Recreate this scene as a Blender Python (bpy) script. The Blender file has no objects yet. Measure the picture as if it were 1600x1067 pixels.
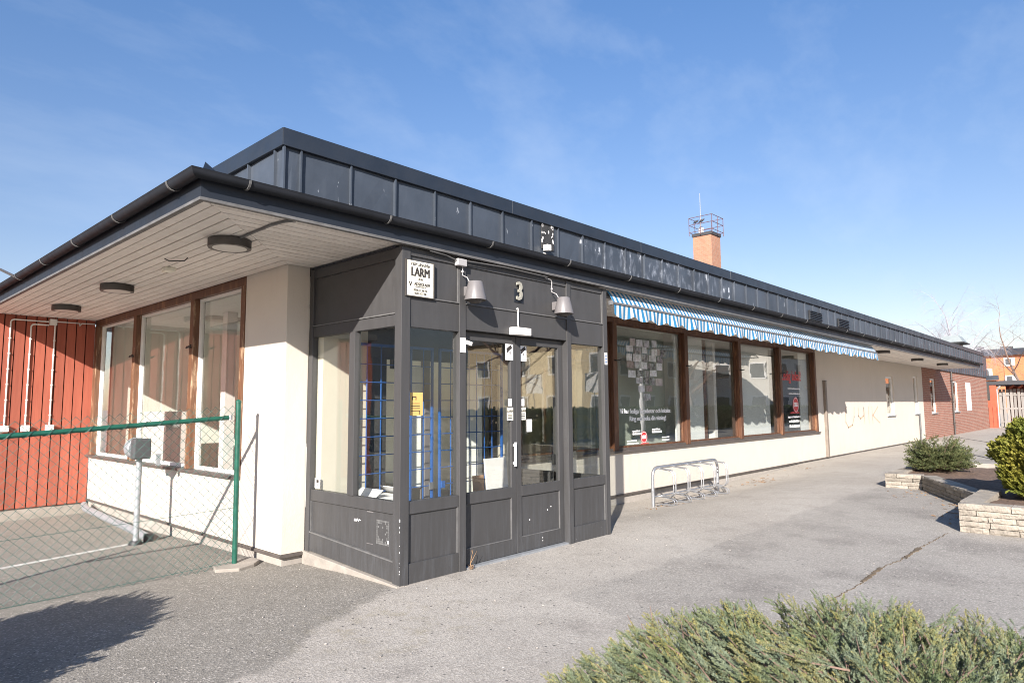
import bpy, bmesh, math, random
import numpy as np
from mathutils import Vector, Matrix, noise as mnoise

rnd = random.Random(7)
sc = bpy.context.scene
COL = sc.collection

# ------------------------------------------------------------------ camera
cam_d = bpy.data.cameras.new("camera")
cam = bpy.data.objects.new("camera", cam_d)
COL.objects.link(cam)
cam_d.sensor_width = 36.0
cam_d.lens = 1041.06 * 36.0 / 1600.0
cam_d.clip_start = 0.05
cam_d.clip_end = 2000.0
_r = Vector((0.6810676, -0.73218656, -0.00705357))
_u = Vector((-0.06577, -0.07076665, 0.99532225))
_f = Vector((0.72926074, 0.67741783, 0.09635279))
cam.matrix_world = Matrix(((_r.x, _u.x, -_f.x, -3.665), (_r.y, _u.y, -_f.y, -4.753), (_r.z, _u.z, -_f.z, 1.55), (0, 0, 0, 1)))
cam_d.dof.use_dof = True
cam_d.dof.focus_distance = 7.6
cam_d.dof.aperture_fstop = 5.6
sc.camera = cam

# ------------------------------------------------------------------ light
TO_SUN = Vector((-1.0, -0.59, 0.51)).normalized()
SUN_EL = math.asin(TO_SUN.z)
SUN_AZ = math.atan2(TO_SUN.x, TO_SUN.y)
SKY_LOW = (0.93, 0.80, 0.80, 1)
SKY_HIGH = (0.65, 0.97, 1.27, 1)
world = bpy.data.worlds.new("World")
sc.world = world
world.use_nodes = True
wn = world.node_tree.nodes
wl = world.node_tree.links
wn.clear()
w_out = wn.new("ShaderNodeOutputWorld")
w_bg = wn.new("ShaderNodeBackground")
w_sky = wn.new("ShaderNodeTexSky")
w_sky.sky_type = 'NISHITA'
w_sky.sun_disc = False
w_sky.sun_elevation = SUN_EL
w_sky.sun_rotation = SUN_AZ
w_sky.altitude = 100.0
w_sky.air_density = 1.0
w_sky.dust_density = 0.6
w_sky.ozone_density = 2.0
w_bg.inputs["Strength"].default_value = 0.078
# thin cirrus
w_tc = wn.new("ShaderNodeTexCoord")
w_map = wn.new("ShaderNodeMapping")
w_map.inputs["Rotation"].default_value = (0.25, 0.15, 0.6)
w_map.inputs["Scale"].default_value = (1.2, 5.0, 6.0)
w_noi = wn.new("ShaderNodeTexNoise")
w_noi.inputs["Scale"].default_value = 1.6
w_noi.inputs["Detail"].default_value = 7.0
w_noi.inputs["Roughness"].default_value = 0.6
w_rmp = wn.new("ShaderNodeMapRange")
w_rmp.inputs["From Min"].default_value = 0.47
w_rmp.inputs["From Max"].default_value = 0.80
w_rmp.inputs["To Min"].default_value = 0.0
w_rmp.inputs["To Max"].default_value = 0.16
w_mix = wn.new("ShaderNodeMixRGB")
w_mix.inputs["Color2"].default_value = (5.2, 5.7, 6.3, 1)
wl.new(w_tc.outputs["Generated"], w_map.inputs["Vector"])
wl.new(w_map.outputs["Vector"], w_noi.inputs["Vector"])
wl.new(w_noi.outputs["Fac"], w_rmp.inputs["Value"])
wl.new(w_rmp.outputs["Result"], w_mix.inputs["Fac"])
# the air near the horizon is a little cooler and dimmer than the plain sky model
w_sep = wn.new("ShaderNodeSeparateXYZ")
w_el = wn.new("ShaderNodeMapRange")
w_el.inputs["From Min"].default_value = 0.12
w_el.inputs["From Max"].default_value = 0.70
w_tint = wn.new("ShaderNodeMixRGB")
w_tint.inputs["Color1"].default_value = SKY_LOW
w_tint.inputs["Color2"].default_value = SKY_HIGH
w_mul = wn.new("ShaderNodeMixRGB")
w_mul.blend_type = 'MULTIPLY'
w_mul.inputs["Fac"].default_value = 1.0
wl.new(w_tc.outputs["Generated"], w_sep.inputs[0])
wl.new(w_sep.outputs[2], w_el.inputs["Value"])
wl.new(w_el.outputs["Result"], w_tint.inputs["Fac"])
wl.new(w_sky.outputs["Color"], w_mul.inputs["Color1"])
wl.new(w_tint.outputs["Color"], w_mul.inputs["Color2"])
wl.new(w_mul.outputs["Color"], w_mix.inputs["Color1"])
wl.new(w_mix.outputs["Color"], w_bg.inputs["Color"])
wl.new(w_bg.outputs["Background"], w_out.inputs["Surface"])

sun_d = bpy.data.lights.new("sun", 'SUN')
sun_d.energy = 5.0
sun_d.angle = math.radians(0.5)
sun_d.color = (1.0, 0.935, 0.87)
sun = bpy.data.objects.new("sun", sun_d)
COL.objects.link(sun)
sun.rotation_euler = TO_SUN.to_track_quat('Z', 'Y').to_euler()
sun.location = (-20, -12, 12)

sc.cycles.filter_width = 1.0
sc.view_settings.view_transform = 'Standard'
sc.view_settings.look = 'None'
sc.view_settings.gamma = 1.0
sc.view_settings.use_curve_mapping = False
sc.view_settings.exposure = 1.22


# ------------------------------------------------------------------ materials
def _pos(nt):
    return nt.nodes.new("ShaderNodeNewGeometry").outputs["Position"]


def noise(nt, scale, detail=4, rough=0.55, vec=None, stretch=None):
    n = nt.nodes.new("ShaderNodeTexNoise")
    n.inputs["Scale"].default_value = scale
    n.inputs["Detail"].default_value = detail
    n.inputs["Roughness"].default_value = rough
    v = vec if vec is not None else _pos(nt)
    if stretch:
        m = nt.nodes.new("ShaderNodeMapping")
        m.inputs["Scale"].default_value = stretch
        nt.links.new(v, m.inputs["Vector"])
        v = m.outputs["Vector"]
    nt.links.new(v, n.inputs["Vector"])
    return n.outputs["Fac"]


def ramp(nt, fac, a, b, lo=0.0, hi=1.0):
    r = nt.nodes.new("ShaderNodeMapRange")
    r.inputs["From Min"].default_value = a
    r.inputs["From Max"].default_value = b
    r.inputs["To Min"].default_value = lo
    r.inputs["To Max"].default_value = hi
    nt.links.new(fac, r.inputs["Value"])
    return r.outputs["Result"]


def mix(nt, fac, c1, c2, mode='MIX'):
    m = nt.nodes.new("ShaderNodeMixRGB")
    m.blend_type = mode
    for i, v in ((0, fac), (1, c1), (2, c2)):
        if isinstance(v, (int, float)):
            m.inputs[i].default_value = v
        elif isinstance(v, (tuple, list)):
            m.inputs[i].default_value = (v[0], v[1], v[2], 1)
        else:
            nt.links.new(v, m.inputs[i])
    return m.outputs[0]


def mth(nt, op, a, b=0.0):
    m = nt.nodes.new("ShaderNodeMath")
    m.operation = op
    for i, v in ((0, a), (1, b)):
        if isinstance(v, (int, float)):
            m.inputs[i].default_value = v
        else:
            nt.links.new(v, m.inputs[i])
    return m.outputs[0]


def sepxyz(nt, v):
    s = nt.nodes.new("ShaderNodeSeparateXYZ")
    nt.links.new(v, s.inputs[0])
    return s.outputs


def base(name):
    m = bpy.data.materials.new(name)
    m.use_nodes = True
    nt = m.node_tree
    b = nt.nodes["Principled BSDF"]
    return m, nt, b


def bump(nt, b, h, strength=0.3, dist=0.01):
    n = nt.nodes.new("ShaderNodeBump")
    n.inputs["Strength"].default_value = strength
    n.inputs["Distance"].default_value = dist
    nt.links.new(h, n.inputs["Height"])
    nt.links.new(n.outputs["Normal"], b.inputs["Normal"])


def simple(name, col, rough=0.6, var=0.18, scale=6.0, metal=0.0, bmp=0.0, bscale=120.0, dirt=0.0, stretch=None, spec=0.5, bdist=0.004, each=0.0):
    """Colour with cloudy variation, optional dirt specks and fine relief."""
    m, nt, b = base(name)
    f = noise(nt, scale, 6, 0.62, stretch=stretch)
    d = tuple(c * (1 - var) for c in col)
    l = tuple(min(1, c * (1 + var * 0.7)) for c in col)
    c = mix(nt, ramp(nt, f, 0.3, 0.7), d, l)
    if dirt:
        g = noise(nt, scale * 7, 5, 0.7)
        c = mix(nt, ramp(nt, g, 0.58, 0.78, 0, dirt), c, tuple(x * 0.45 for x in col))
    if each:
        c = pieces(nt, c, each)
    nt.links.new(c, b.inputs["Base Color"])
    r = ramp(nt, noise(nt, scale * 2.3, 4), 0.3, 0.7, max(0.02, rough - 0.09), min(1, rough + 0.09))
    nt.links.new(r, b.inputs["Roughness"])
    b.inputs["Metallic"].default_value = metal
    b.inputs["Specular IOR Level"].default_value = spec
    if bmp:
        bump(nt, b, noise(nt, bscale, 4), bmp, bdist)
    return m


def pieces(nt, c, v):
    """each board, block or sheet its own slight shade"""
    oi = nt.nodes.new("ShaderNodeObjectInfo")
    k = ramp(nt, oi.outputs["Random"], 0, 1, 1 - v, 1 + v)
    cb = nt.nodes.new("ShaderNodeCombineXYZ")
    for i in range(3):
        nt.links.new(k, cb.inputs[i])
    return mix(nt, 1.0, c, cb.outputs[0], 'MULTIPLY')


def mat_asphalt():
    m, nt, b = base("asphalt")
    p = _pos(nt)
    x, y, z = sepxyz(nt, p)
    wob = mth(nt, 'MULTIPLY', mth(nt, 'SUBTRACT', noise(nt, 1.3, 4), 0.5), 0.9)
    # the darker old surface lies left of a line that leaves the porch corner
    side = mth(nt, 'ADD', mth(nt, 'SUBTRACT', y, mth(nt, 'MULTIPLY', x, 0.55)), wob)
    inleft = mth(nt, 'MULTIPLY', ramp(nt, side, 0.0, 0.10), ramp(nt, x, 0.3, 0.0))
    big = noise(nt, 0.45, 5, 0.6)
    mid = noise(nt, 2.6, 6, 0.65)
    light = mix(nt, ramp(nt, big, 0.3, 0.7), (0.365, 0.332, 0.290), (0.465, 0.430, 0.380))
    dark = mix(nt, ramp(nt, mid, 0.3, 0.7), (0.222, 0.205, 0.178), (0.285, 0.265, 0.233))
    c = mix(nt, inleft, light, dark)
    c = mix(nt, ramp(nt, mid, 0.52, 0.76, 0, 0.40), c, (0.200, 0.182, 0.157))
    # the walkway further off is a cooler grey
    # a darker repair patch in front of the porch
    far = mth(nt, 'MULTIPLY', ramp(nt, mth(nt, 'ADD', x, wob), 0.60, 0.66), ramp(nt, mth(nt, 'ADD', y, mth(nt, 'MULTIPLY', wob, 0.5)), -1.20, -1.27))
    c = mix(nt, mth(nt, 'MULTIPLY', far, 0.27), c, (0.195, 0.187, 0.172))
    # yellowish moss film by the corner
    moss = mth(nt, 'MULTIPLY', ramp(nt, noise(nt, 5.5, 5, 0.7), 0.5, 0.72), mth(nt, 'MULTIPLY', ramp(nt, mth(nt, 'ABSOLUTE', mth(nt, 'ADD', y, 0.75)), 0.75, 0.2), ramp(nt, mth(nt, 'ABSOLUTE', mth(nt, 'ADD', x, 0.6)), 1.1, 0.3)))
    c = mix(nt, mth(nt, 'MULTIPLY', moss, 0.5), c, (0.29, 0.245, 0.13))
    # violet-grey stain close to the camera
    st = ramp(nt, noise(nt, 1.1, 4, 0.5), 0.5, 0.66)
    c = mix(nt, mth(nt, 'MULTIPLY', mth(nt, 'MULTIPLY', st, ramp(nt, y, -0.9, -1.5)), 0.45), c, (0.175, 0.158, 0.142))
    # aggregate
    v = nt.nodes.new("ShaderNodeTexVoronoi")
    v.inputs["Scale"].default_value = 95
    nt.links.new(p, v.inputs["Vector"])
    vs = sepxyz(nt, v.outputs["Color"])[0]
    c = mix(nt, ramp(nt, vs, 0.0, 1.0, 0.0, 0.75), c, mix(nt, 1.0, c, (0.50, 0.49, 0.48), 'MULTIPLY'))
    c = mix(nt, ramp(nt, vs, 0.84, 0.96, 0.0, 0.55), c, (0.60, 0.55, 0.49))
    v2 = nt.nodes.new("ShaderNodeTexVoronoi")
    v2.inputs["Scale"].default_value = 17
    nt.links.new(p, v2.inputs["Vector"])
    chip = mth(nt, 'MULTIPLY', ramp(nt, v2.outputs["Distance"], 0.17, 0.08), ramp(nt, sepxyz(nt, v2.outputs["Color"])[1], 0.82, 0.9))
    c = mix(nt, mth(nt, "MULTIPLY", chip, 0.7), c, (0.50, 0.45, 0.40))
    chip2 = mth(nt, 'MULTIPLY', ramp(nt, v2.outputs["Distance"], 0.2, 0.1), ramp(nt, sepxyz(nt, v2.outputs["Color"])[2], 0.9, 0.94))
    c = mix(nt, chip2, c, (0.09, 0.085, 0.08))
    nt.links.new(c, b.inputs["Base Color"])
    b.inputs["Roughness"].default_value = 0.9
    b.inputs["Specular IOR Level"].default_value = 0.25
    h = mth(nt, 'ADD', mth(nt, 'MULTIPLY', v.outputs["Distance"], 0.7), mth(nt, 'ADD', noise(nt, 45, 5, 0.7), mth(nt, 'MULTIPLY', mid, 2.0)))
    bump(nt, b, h, 0.6, 0.006)
    return m


def mat_plaster(name, col, graffiti=False):
    m, nt, b = base(name)
    f = noise(nt, 0.9, 6, 0.6)
    c = mix(nt, ramp(nt, f, 0.3, 0.7), tuple(k * 0.93 for k in col), col)
    s = noise(nt, 2.2, 5, 0.6, stretch=(3.0, 3.0, 0.35))
    c = mix(nt, ramp(nt, s, 0.55, 0.8, 0, 0.22), c, (col[0] * 0.78, col[1] * 0.7, col[2] * 0.6))
    g = noise(nt, 38, 3, 0.7)
    c = mix(nt, ramp(nt, g, 0.76, 0.82, 0, 0.5), c, (0.3, 0.25, 0.2))
    # splash dirt low on the wall
    z = sepxyz(nt, _pos(nt))[2]
    low = mth(nt, 'MULTIPLY', ramp(nt, z, 0.40, 0.05), ramp(nt, noise(nt, 5, 5), 0.35, 0.75))
    c = mix(nt, mth(nt, 'MULTIPLY', low, 0.35), c, (0.42, 0.36, 0.30))
    nt.links.new(c, b.inputs["Base Color"])
    b.inputs["Roughness"].default_value = 0.9
    b.inputs["Specular IOR Level"].default_value = 0.2
    bump(nt, b, mth(nt, 'ADD', noise(nt, 70, 5, 0.7), mth(nt, 'MULTIPLY', noise(nt, 7, 3), 2.5)), 0.3, 0.006)
    return m


def mat_cladding():
    """dark painted sheet with chipped paint and faint run marks"""
    m, nt, b = base("painted_sheet")
    p = _pos(nt)
    x, y, z = sepxyz(nt, p)
    f = noise(nt, 1.4, 5, 0.6)
    c = mix(nt, ramp(nt, f, 0.3, 0.7), (0.034, 0.042, 0.055), (0.054, 0.065, 0.083))
    run = noise(nt, 9.0, 4, 0.6, stretch=(1.0, 1.0, 0.12))
    c = mix(nt, ramp(nt, run, 0.55, 0.8, 0, 0.35), c, (0.065, 0.075, 0.09))
    # flaked places: a band of strong wear between x 4 and 10
    zone = mth(nt, 'ADD', mth(nt, 'MULTIPLY', ramp(nt, x, 3.2, 4.6), ramp(nt, x, 10.5, 8.5)), 0.34)
    fl = noise(nt, 5.5, 6, 0.62, stretch=(1.6, 1.6, 0.7))
    fl2 = noise(nt, 1.9, 2, 0.5)
    fm = mth(nt, 'MULTIPLY', ramp(nt, fl, 0.635, 0.655), mth(nt, 'MULTIPLY', ramp(nt, fl2, 0.42, 0.52), zone))
    hard = ramp(nt, fm, 0.25, 0.5)
    c = mix(nt, hard, c, (0.50, 0.53, 0.57))
    haz = mth(nt, 'MULTIPLY', ramp(nt, fl, 0.50, 0.66, 0, 0.4), mth(nt, 'MULTIPLY', ramp(nt, x, 4.5, 6.0), ramp(nt, x, 10.5, 8.5)))
    c = mix(nt, haz, c, (0.33, 0.36, 0.42))
    c = pieces(nt, c, 0.16)
    nt.links.new(c, b.inputs["Base Color"])
    b.inputs["Roughness"].default_value = 0.42
    b.inputs["Specular IOR Level"].default_value = 0.45
    bump(nt, b, noise(nt, 3.5, 3), 0.12, 0.02)
    return m


def mat_frame():
    """weathered anthracite paint of the porch, greyed in vertical streaks"""
    m, nt, b = base("weathered_anthracite")
    f = noise(nt, 7, 6, 0.65, stretch=(2.2, 2.2, 0.22))
    z = sepxyz(nt, _pos(nt))[2]
    c = mix(nt, ramp(nt, f, 0.3, 0.72), (0.046, 0.045, 0.045), (0.058, 0.057, 0.058))
    chalk = mth(nt, 'MULTIPLY', ramp(nt, noise(nt, 20, 5, 0.7, stretch=(1.5, 1.5, 0.12)), 0.48, 0.72), ramp(nt, z, 0.75, 0.15, 0.06, 0.55))
    c = mix(nt, chalk, c, (0.085, 0.090, 0.098))
    sp = noise(nt, 34, 3, 0.6)
    c = mix(nt, ramp(nt, sp, 0.775, 0.80), c, (0.4, 0.41, 0.42))
    grime = mth(nt, 'MULTIPLY', ramp(nt, noise(nt, 2.6, 5, 0.7), 0.5, 0.75), ramp(nt, z, 2.1, 2.7, 0.0, 0.6))
    c = mix(nt, grime, c, (0.030, 0.028, 0.028))
    nt.links.new(c, b.inputs["Base Color"])
    nt.links.new(ramp(nt, f, 0.3, 0.7, 0.38, 0.55), b.inputs["Roughness"])
    b.inputs["Specular IOR Level"].default_value = 0.4
    bump(nt, b, noise(nt, 160, 3), 0.08, 0.002)
    return m


def mat_wood(name, c1, c2, worn, rough=0.55, sc_=(18, 18, 1.2), wear=0.5, each=0.0):
    m, nt, b = base(name)
    f = noise(nt, 3.0, 7, 0.65, stretch=sc_)
    c = mix(nt, ramp(nt, f, 0.32, 0.68), c1, c2)
    w = noise(nt, 2.6, 5, 0.7, stretch=(4, 4, 0.8))
    c = mix(nt, ramp(nt, w, 0.54, 0.7, 0, wear), c, worn)
    if each:
        c = pieces(nt, c, each)
    nt.links.new(c, b.inputs["Base Color"])
    b.inputs["Roughness"].default_value = rough
    bump(nt, b, f, 0.25, 0.004)
    return m


def mat_glass(name="window_glass", tint=(0.86, 0.90, 0.88), extra=0.0):
    m = bpy.data.materials.new(name)
    m.use_nodes = True
    nt = m.node_tree
    nt.nodes.clear()
    o = nt.nodes.new("ShaderNodeOutputMaterial")
    t = nt.nodes.new("ShaderNodeBsdfTransparent")
    t.inputs["Color"].default_value = (*tint, 1)
    g = nt.nodes.new("ShaderNodeBsdfGlossy")
    g.inputs["Roughness"].default_value = 0.004
    g.inputs["Color"].default_value = (1, 1, 1, 1)
    lw = nt.nodes.new("ShaderNodeLayerWeight")
    lw.inputs["Blend"].default_value = 0.5
    p5 = mth(nt, 'POWER', lw.outputs["Facing"], 5.0)
    fac = mth(nt, 'ADD', mth(nt, 'MULTIPLY', p5, 0.72 - extra), 0.055 + extra)
    # old float glass is not quite flat
    bn = nt.nodes.new("ShaderNodeBump")
    bn.inputs["Strength"].default_value = 0.014
    bn.inputs["Distance"].default_value = 0.05
    nt.links.new(noise(nt, 2.2, 2), bn.inputs["Height"])
    nt.links.new(bn.outputs["Normal"], g.inputs["Normal"])
    ms = nt.nodes.new("ShaderNodeMixShader")
    nt.links.new(fac, ms.inputs[0])
    nt.links.new(t.outputs[0], ms.inputs[1])
    nt.links.new(g.outputs[0], ms.inputs[2])
    nt.links.new(ms.outputs[0], o.inputs[0])
    return m


def mat_awning():
    m, nt, b = base("striped_canvas")
    p = _pos(nt)
    x, y, z = sepxyz(nt, p)
    ph = mth(nt, 'FRACT', mth(nt, 'DIVIDE', x, 0.104))
    s = mth(nt, 'MULTIPLY', ramp(nt, ph, 0.02, 0.06), ramp(nt, ph, 0.56, 0.52))
    fade = noise(nt, 3.0, 5, 0.6)
    blue = mix(nt, ramp(nt, fade, 0.3, 0.7), (0.010, 0.150, 0.33), (0.028, 0.215, 0.41))
    white = mix(nt, ramp(nt, fade, 0.3, 0.75), (0.66, 0.66, 0.65), (0.50, 0.49, 0.47))
    c = mix(nt, s, white, blue)
    mold = mth(nt, 'MULTIPLY', ramp(nt, noise(nt, 26, 5, 0.75), 0.60, 0.72), ramp(nt, z, 2.80, 2.68, 0.1, 0.75))
    c = mix(nt, mold, c, (0.10, 0.10, 0.09))
    nt.links.new(c, b.inputs["Base Color"])
    b.inputs["Roughness"].default_value = 0.85
    tr = nt.nodes.new("ShaderNodeBsdfTranslucent")
    nt.links.new(c, tr.inputs["Color"])
    ms = nt.nodes.new("ShaderNodeMixShader")
    ms.inputs[0].default_value = 0.22
    out = nt.nodes["Material Output"]
    nt.links.new(b.outputs[0], ms.inputs[1])
    nt.links.new(tr.outputs[0], ms.inputs[2])
    nt.links.new(ms.outputs[0], out.inputs["Surface"])
    return m


def mat_brick(name, c1, c2, mortar, axis='x', bw=0.25, rh=0.077):
    m, nt, b = base(name)
    p = _pos(nt)
    x, y, z = sepxyz(nt, p)
    cb = nt.nodes.new("ShaderNodeCombineXYZ")
    nt.links.new(mth(nt, 'ADD', x, y) if axis == 'xy' else (x if axis == 'x' else y), cb.inputs[0])
    nt.links.new(z, cb.inputs[1])
    t = nt.nodes.new("ShaderNodeTexBrick")
    t.inputs["Scale"].default_value = 1.0
    t.inputs["Brick Width"].default_value = bw
    t.inputs["Row Height"].default_value = rh
    t.inputs["Mortar Size"].default_value = 0.0075
    t.inputs["Mortar Smooth"].default_value = 0.2
    t.inputs["Color1"].default_value = (*c1, 1)
    t.inputs["Color2"].default_value = (*c2, 1)
    t.inputs["Mortar"].default_value = (*mortar, 1)
    nt.links.new(cb.outputs[0], t.inputs["Vector"])
    c = mix(nt, ramp(nt, noise(nt, 1.4, 5), 0.3, 0.7, 0, 0.5), t.outputs["Color"], mix(nt, 1.0, t.outputs["Color"], (0.72, 0.70, 0.68), 'MULTIPLY'))
    nt.links.new(c, b.inputs["Base Color"])
    b.inputs["Roughness"].default_value = 0.9
    bump(nt, b, mth(nt, 'SUBTRACT', 1.0, t.outputs["Fac"]), 0.6, 0.008)
    return m


def mat_leaf(name, a, b_, tip, patch=3.0, transl=0.25, rough=0.6):
    """foliage: two greens in patches and a tip tint taken from the 'tip' attribute of each sprig"""
    m, nt, b = base(name)
    f = noise(nt, patch, 3, 0.6)
    c = mix(nt, ramp(nt, f, 0.38, 0.62), a, b_)
    at = nt.nodes.new("ShaderNodeAttribute")
    at.attribute_name = "tip"
    c = mix(nt, at.outputs["Fac"], c, tip)
    g = noise(nt, patch * 9, 3, 0.6)
    c = mix(nt, ramp(nt, g, 0.35, 0.7, 0, 0.5), c, mix(nt, 1.0, c, (0.5, 0.55, 0.5), 'MULTIPLY'))
    nt.links.new(c, b.inputs["Base Color"])
    b.inputs["Roughness"].default_value = rough
    b.inputs["Specular IOR Level"].default_value = 0.25
    if transl:
        tr = nt.nodes.new("ShaderNodeBsdfTranslucent")
        nt.links.new(c, tr.inputs["Color"])
        ms = nt.nodes.new("ShaderNodeMixShader")
        ms.inputs[0].default_value = transl
        out = nt.nodes["Material Output"]
        nt.links.new(b.outputs[0], ms.inputs[1])
        nt.links.new(tr.outputs[0], ms.inputs[2])
        nt.links.new(ms.outputs[0], out.inputs["Surface"])
    return m


def mat_photo():
    """photo prints: blotchy light and dark picture areas"""
    m, nt, b = base("photo_print")
    oi = nt.nodes.new("ShaderNodeObjectInfo")
    f = noise(nt, 14, 4, 0.7)
    v = nt.nodes.new("ShaderNodeTexVoronoi")
    v.inputs["Scale"].default_value = 13
    nt.links.new(_pos(nt), v.inputs["Vector"])
    c = mix(nt, ramp(nt, f, 0.38, 0.6), (0.05, 0.05, 0.055), (0.62, 0.64, 0.66))
    c = mix(nt, 0.12, c, v.outputs["Color"], 'OVERLAY')
    hs = nt.nodes.new('ShaderNodeTexWhiteNoise')
    hs.noise_dimensions = '1D'
    nt.links.new(oi.outputs['Random'], hs.inputs['W'])
    c = mix(nt, 0.55, c, mix(nt, ramp(nt, hs.outputs['Value'], 0.25, 0.6), (0.03, 0.03, 0.035), (0.66, 0.70, 0.74)))
    c = mix(nt, ramp(nt, oi.outputs['Random'], 0.8, 0.85, 0, 0.5), c, (0.22, 0.13, 0.10))
    nt.links.new(c, b.inputs["Base Color"])
    b.inputs["Roughness"].default_value = 0.35
    return m


MT = {}
MT['asphalt'] = mat_asphalt()
MT['plaster'] = mat_plaster("cream_plaster", (0.562, 0.510, 0.445))
MT['plinth'] = simple("concrete_plinth", (0.33, 0.30, 0.265), 0.9, 0.2, 5, bmp=0.4, dirt=0.4)
MT['concrete'] = simple("pale_concrete", (0.29, 0.26, 0.225), 0.9, 0.22, 6, bmp=0.5, dirt=0.5)
MT['strip'] = simple("brown_strip", (0.085, 0.072, 0.065), 0.5, 0.2, 6)
MT['sheet'] = mat_cladding()
MT['coping'] = simple("coping_sheet", (0.017, 0.023, 0.034), 0.42, 0.15, 2, dirt=0.2)
MT['fascia'] = simple("fascia_paint", (0.011, 0.015, 0.023), 0.55, 0.2, 3, dirt=0.4)
MT['gutter'] = simple("gutter_paint", (0.018, 0.020, 0.025), 0.62, 0.2, 5, dirt=0.3, spec=0.2)
MT['trim'] = simple("grey_trim", (0.115, 0.113, 0.112), 0.6, 0.3, 9, dirt=0.5)
MT['soffit'] = mat_wood("soffit_paint", (0.72, 0.66, 0.60), (0.80, 0.75, 0.69), (0.56, 0.47, 0.39), 0.7, (2, 2, 2), 0.45, 0.07)
MT['gap'] = simple("dark_void", (0.02, 0.018, 0.016), 0.9, 0.1)
MT['anthracite'] = mat_frame()
MT['frame_wood'] = mat_wood("stained_wood", (0.060, 0.024, 0.012), (0.125, 0.052, 0.025), (0.34, 0.17, 0.08), 0.5, (14, 14, 0.9), 0.55)
MT['worn_wood'] = mat_wood("peeling_stained_wood", (0.085, 0.037, 0.019), (0.17, 0.080, 0.040), (0.50, 0.36, 0.23), 0.6, (12, 12, 0.9), 0.85)
MT['red_wood'] = mat_wood("falun_red_board", (0.265, 0.068, 0.040), (0.335, 0.092, 0.055), (0.26, 0.080, 0.052), 0.85, (6, 6, 0.5), 0.5, 0.13)
MT['red_flat'] = simple("red_cement_board", (0.42, 0.085, 0.042), 0.8, 0.15, 3)
MT['glass'] = mat_glass(tint=(0.955, 0.965, 0.955))
MT['glass_dim'] = mat_glass("old_window_glass", (0.95, 0.962, 0.95), 0.05)
MT['white_paint'] = simple("white_paint", (0.74, 0.72, 0.69), 0.5, 0.08, 5)
MT['blind'] = simple("white_blind", (0.72, 0.735, 0.72), 0.8, 0.05, 3)
MT['room'] = simple("room_wall", (0.80, 0.81, 0.73), 0.85, 0.06, 2)
MT['backdrop'] = simple("grey_green_backdrop", (0.36, 0.395, 0.345), 0.8, 0.08, 2)
MT['cream_room'] = simple("porch_tile", (0.62, 0.575, 0.47), 0.6, 0.06, 2)
MT['room_floor'] = simple("room_floor", (0.46, 0.44, 0.41), 0.5, 0.15, 3)
MT['ceiling'] = simple("ceiling_tile", (0.80, 0.79, 0.76), 0.85, 0.05, 2)
MT['dark_inside'] = simple("dark_inside", (0.05, 0.047, 0.043), 0.8, 0.2, 3)
MT['blue'] = simple("blue_enamel", (0.025, 0.095, 0.30), 0.35, 0.12, 8)
MT['lamp_grey'] = simple("lamp_grey_paint", (0.150, 0.140, 0.140), 0.42, 0.1, 6, metal=0.0)
MT['lamp_dark'] = simple("lamp_dark_metal", (0.055, 0.048, 0.043), 0.5, 0.15, 8)
MT['diffuser'] = simple("opal_diffuser", (0.62, 0.59, 0.54), 0.4, 0.06, 6)
MT['pvc'] = simple("white_pvc", (0.70, 0.67, 0.63), 0.45, 0.08, 8)
MT['grey_conduit'] = simple("grey_conduit", (0.34, 0.33, 0.33), 0.5, 0.15, 12)
MT['pipe_cover'] = simple("brown_pipe_cover", (0.20, 0.165, 0.135), 0.6, 0.2, 6)
MT['galv'] = simple("galvanised_steel", (0.42, 0.43, 0.45), 0.38, 0.2, 14, metal=0.75)
MT['galv_dull'] = simple("dull_zinc", (0.30, 0.315, 0.33), 0.55, 0.2, 14, metal=0.35)
MT['green_steel'] = simple("green_coated_steel", (0.012, 0.085, 0.058), 0.38, 0.25, 12, dirt=0.5)
MT['green_wire'] = simple("green_wire", (0.050, 0.110, 0.093), 0.5, 0.2, 12)
MT['grey_box'] = simple("grey_plastic_box", (0.06, 0.063, 0.066), 0.5, 0.12, 9)
MT['black'] = simple("black_rubber", (0.022, 0.022, 0.023), 0.6, 0.2, 9)
MT['ink'] = simple("black_ink", (0.03, 0.025, 0.022), 0.6, 0.1, 9)
MT['sign_cream'] = simple("sign_enamel", (0.72, 0.69, 0.58), 0.4, 0.06, 8)
MT['card'] = simple("white_card", (0.76, 0.75, 0.74), 0.55, 0.05, 8)
MT['yellow_card'] = simple("yellow_card", (0.62, 0.40, 0.13), 0.5, 0.12, 9)
MT['print_white'] = simple("white_vinyl", (0.90, 0.90, 0.90), 0.5, 0.04, 9)
MT['print_red'] = simple("red_vinyl", (0.62, 0.035, 0.04), 0.45, 0.08, 9)
MT['poster_dark'] = simple("dark_poster", (0.055, 0.062, 0.070), 0.6, 0.2, 6)
MT['number'] = simple("number_metal", (0.30, 0.29, 0.245), 0.4, 0.15, 14)
MT['residue'] = simple("glue_residue", (0.12, 0.12, 0.118), 0.7, 0.5, 22)
MT['stain'] = simple("dark_stain", (0.035, 0.034, 0.033), 0.6, 0.4, 18)
MT['photo'] = mat_photo()
MT['awning'] = mat_awning()
MT['alu'] = simple("weathered_aluminium", (0.20, 0.20, 0.205), 0.45, 0.25, 14, metal=0.5)
MT['brick'] = mat_brick("red_brick", (0.30, 0.120, 0.078), (0.23, 0.09, 0.06), (0.36, 0.29, 0.24))
MT['chimney_brick'] = mat_brick("yellow_red_brick", (0.40, 0.19, 0.115), (0.34, 0.155, 0.095), (0.36, 0.26, 0.2), 'xy')
MT['orange_brick'] = mat_brick("orange_brick", (0.58, 0.175, 0.06), (0.50, 0.145, 0.05), (0.52, 0.30, 0.2), 'y')
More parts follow.
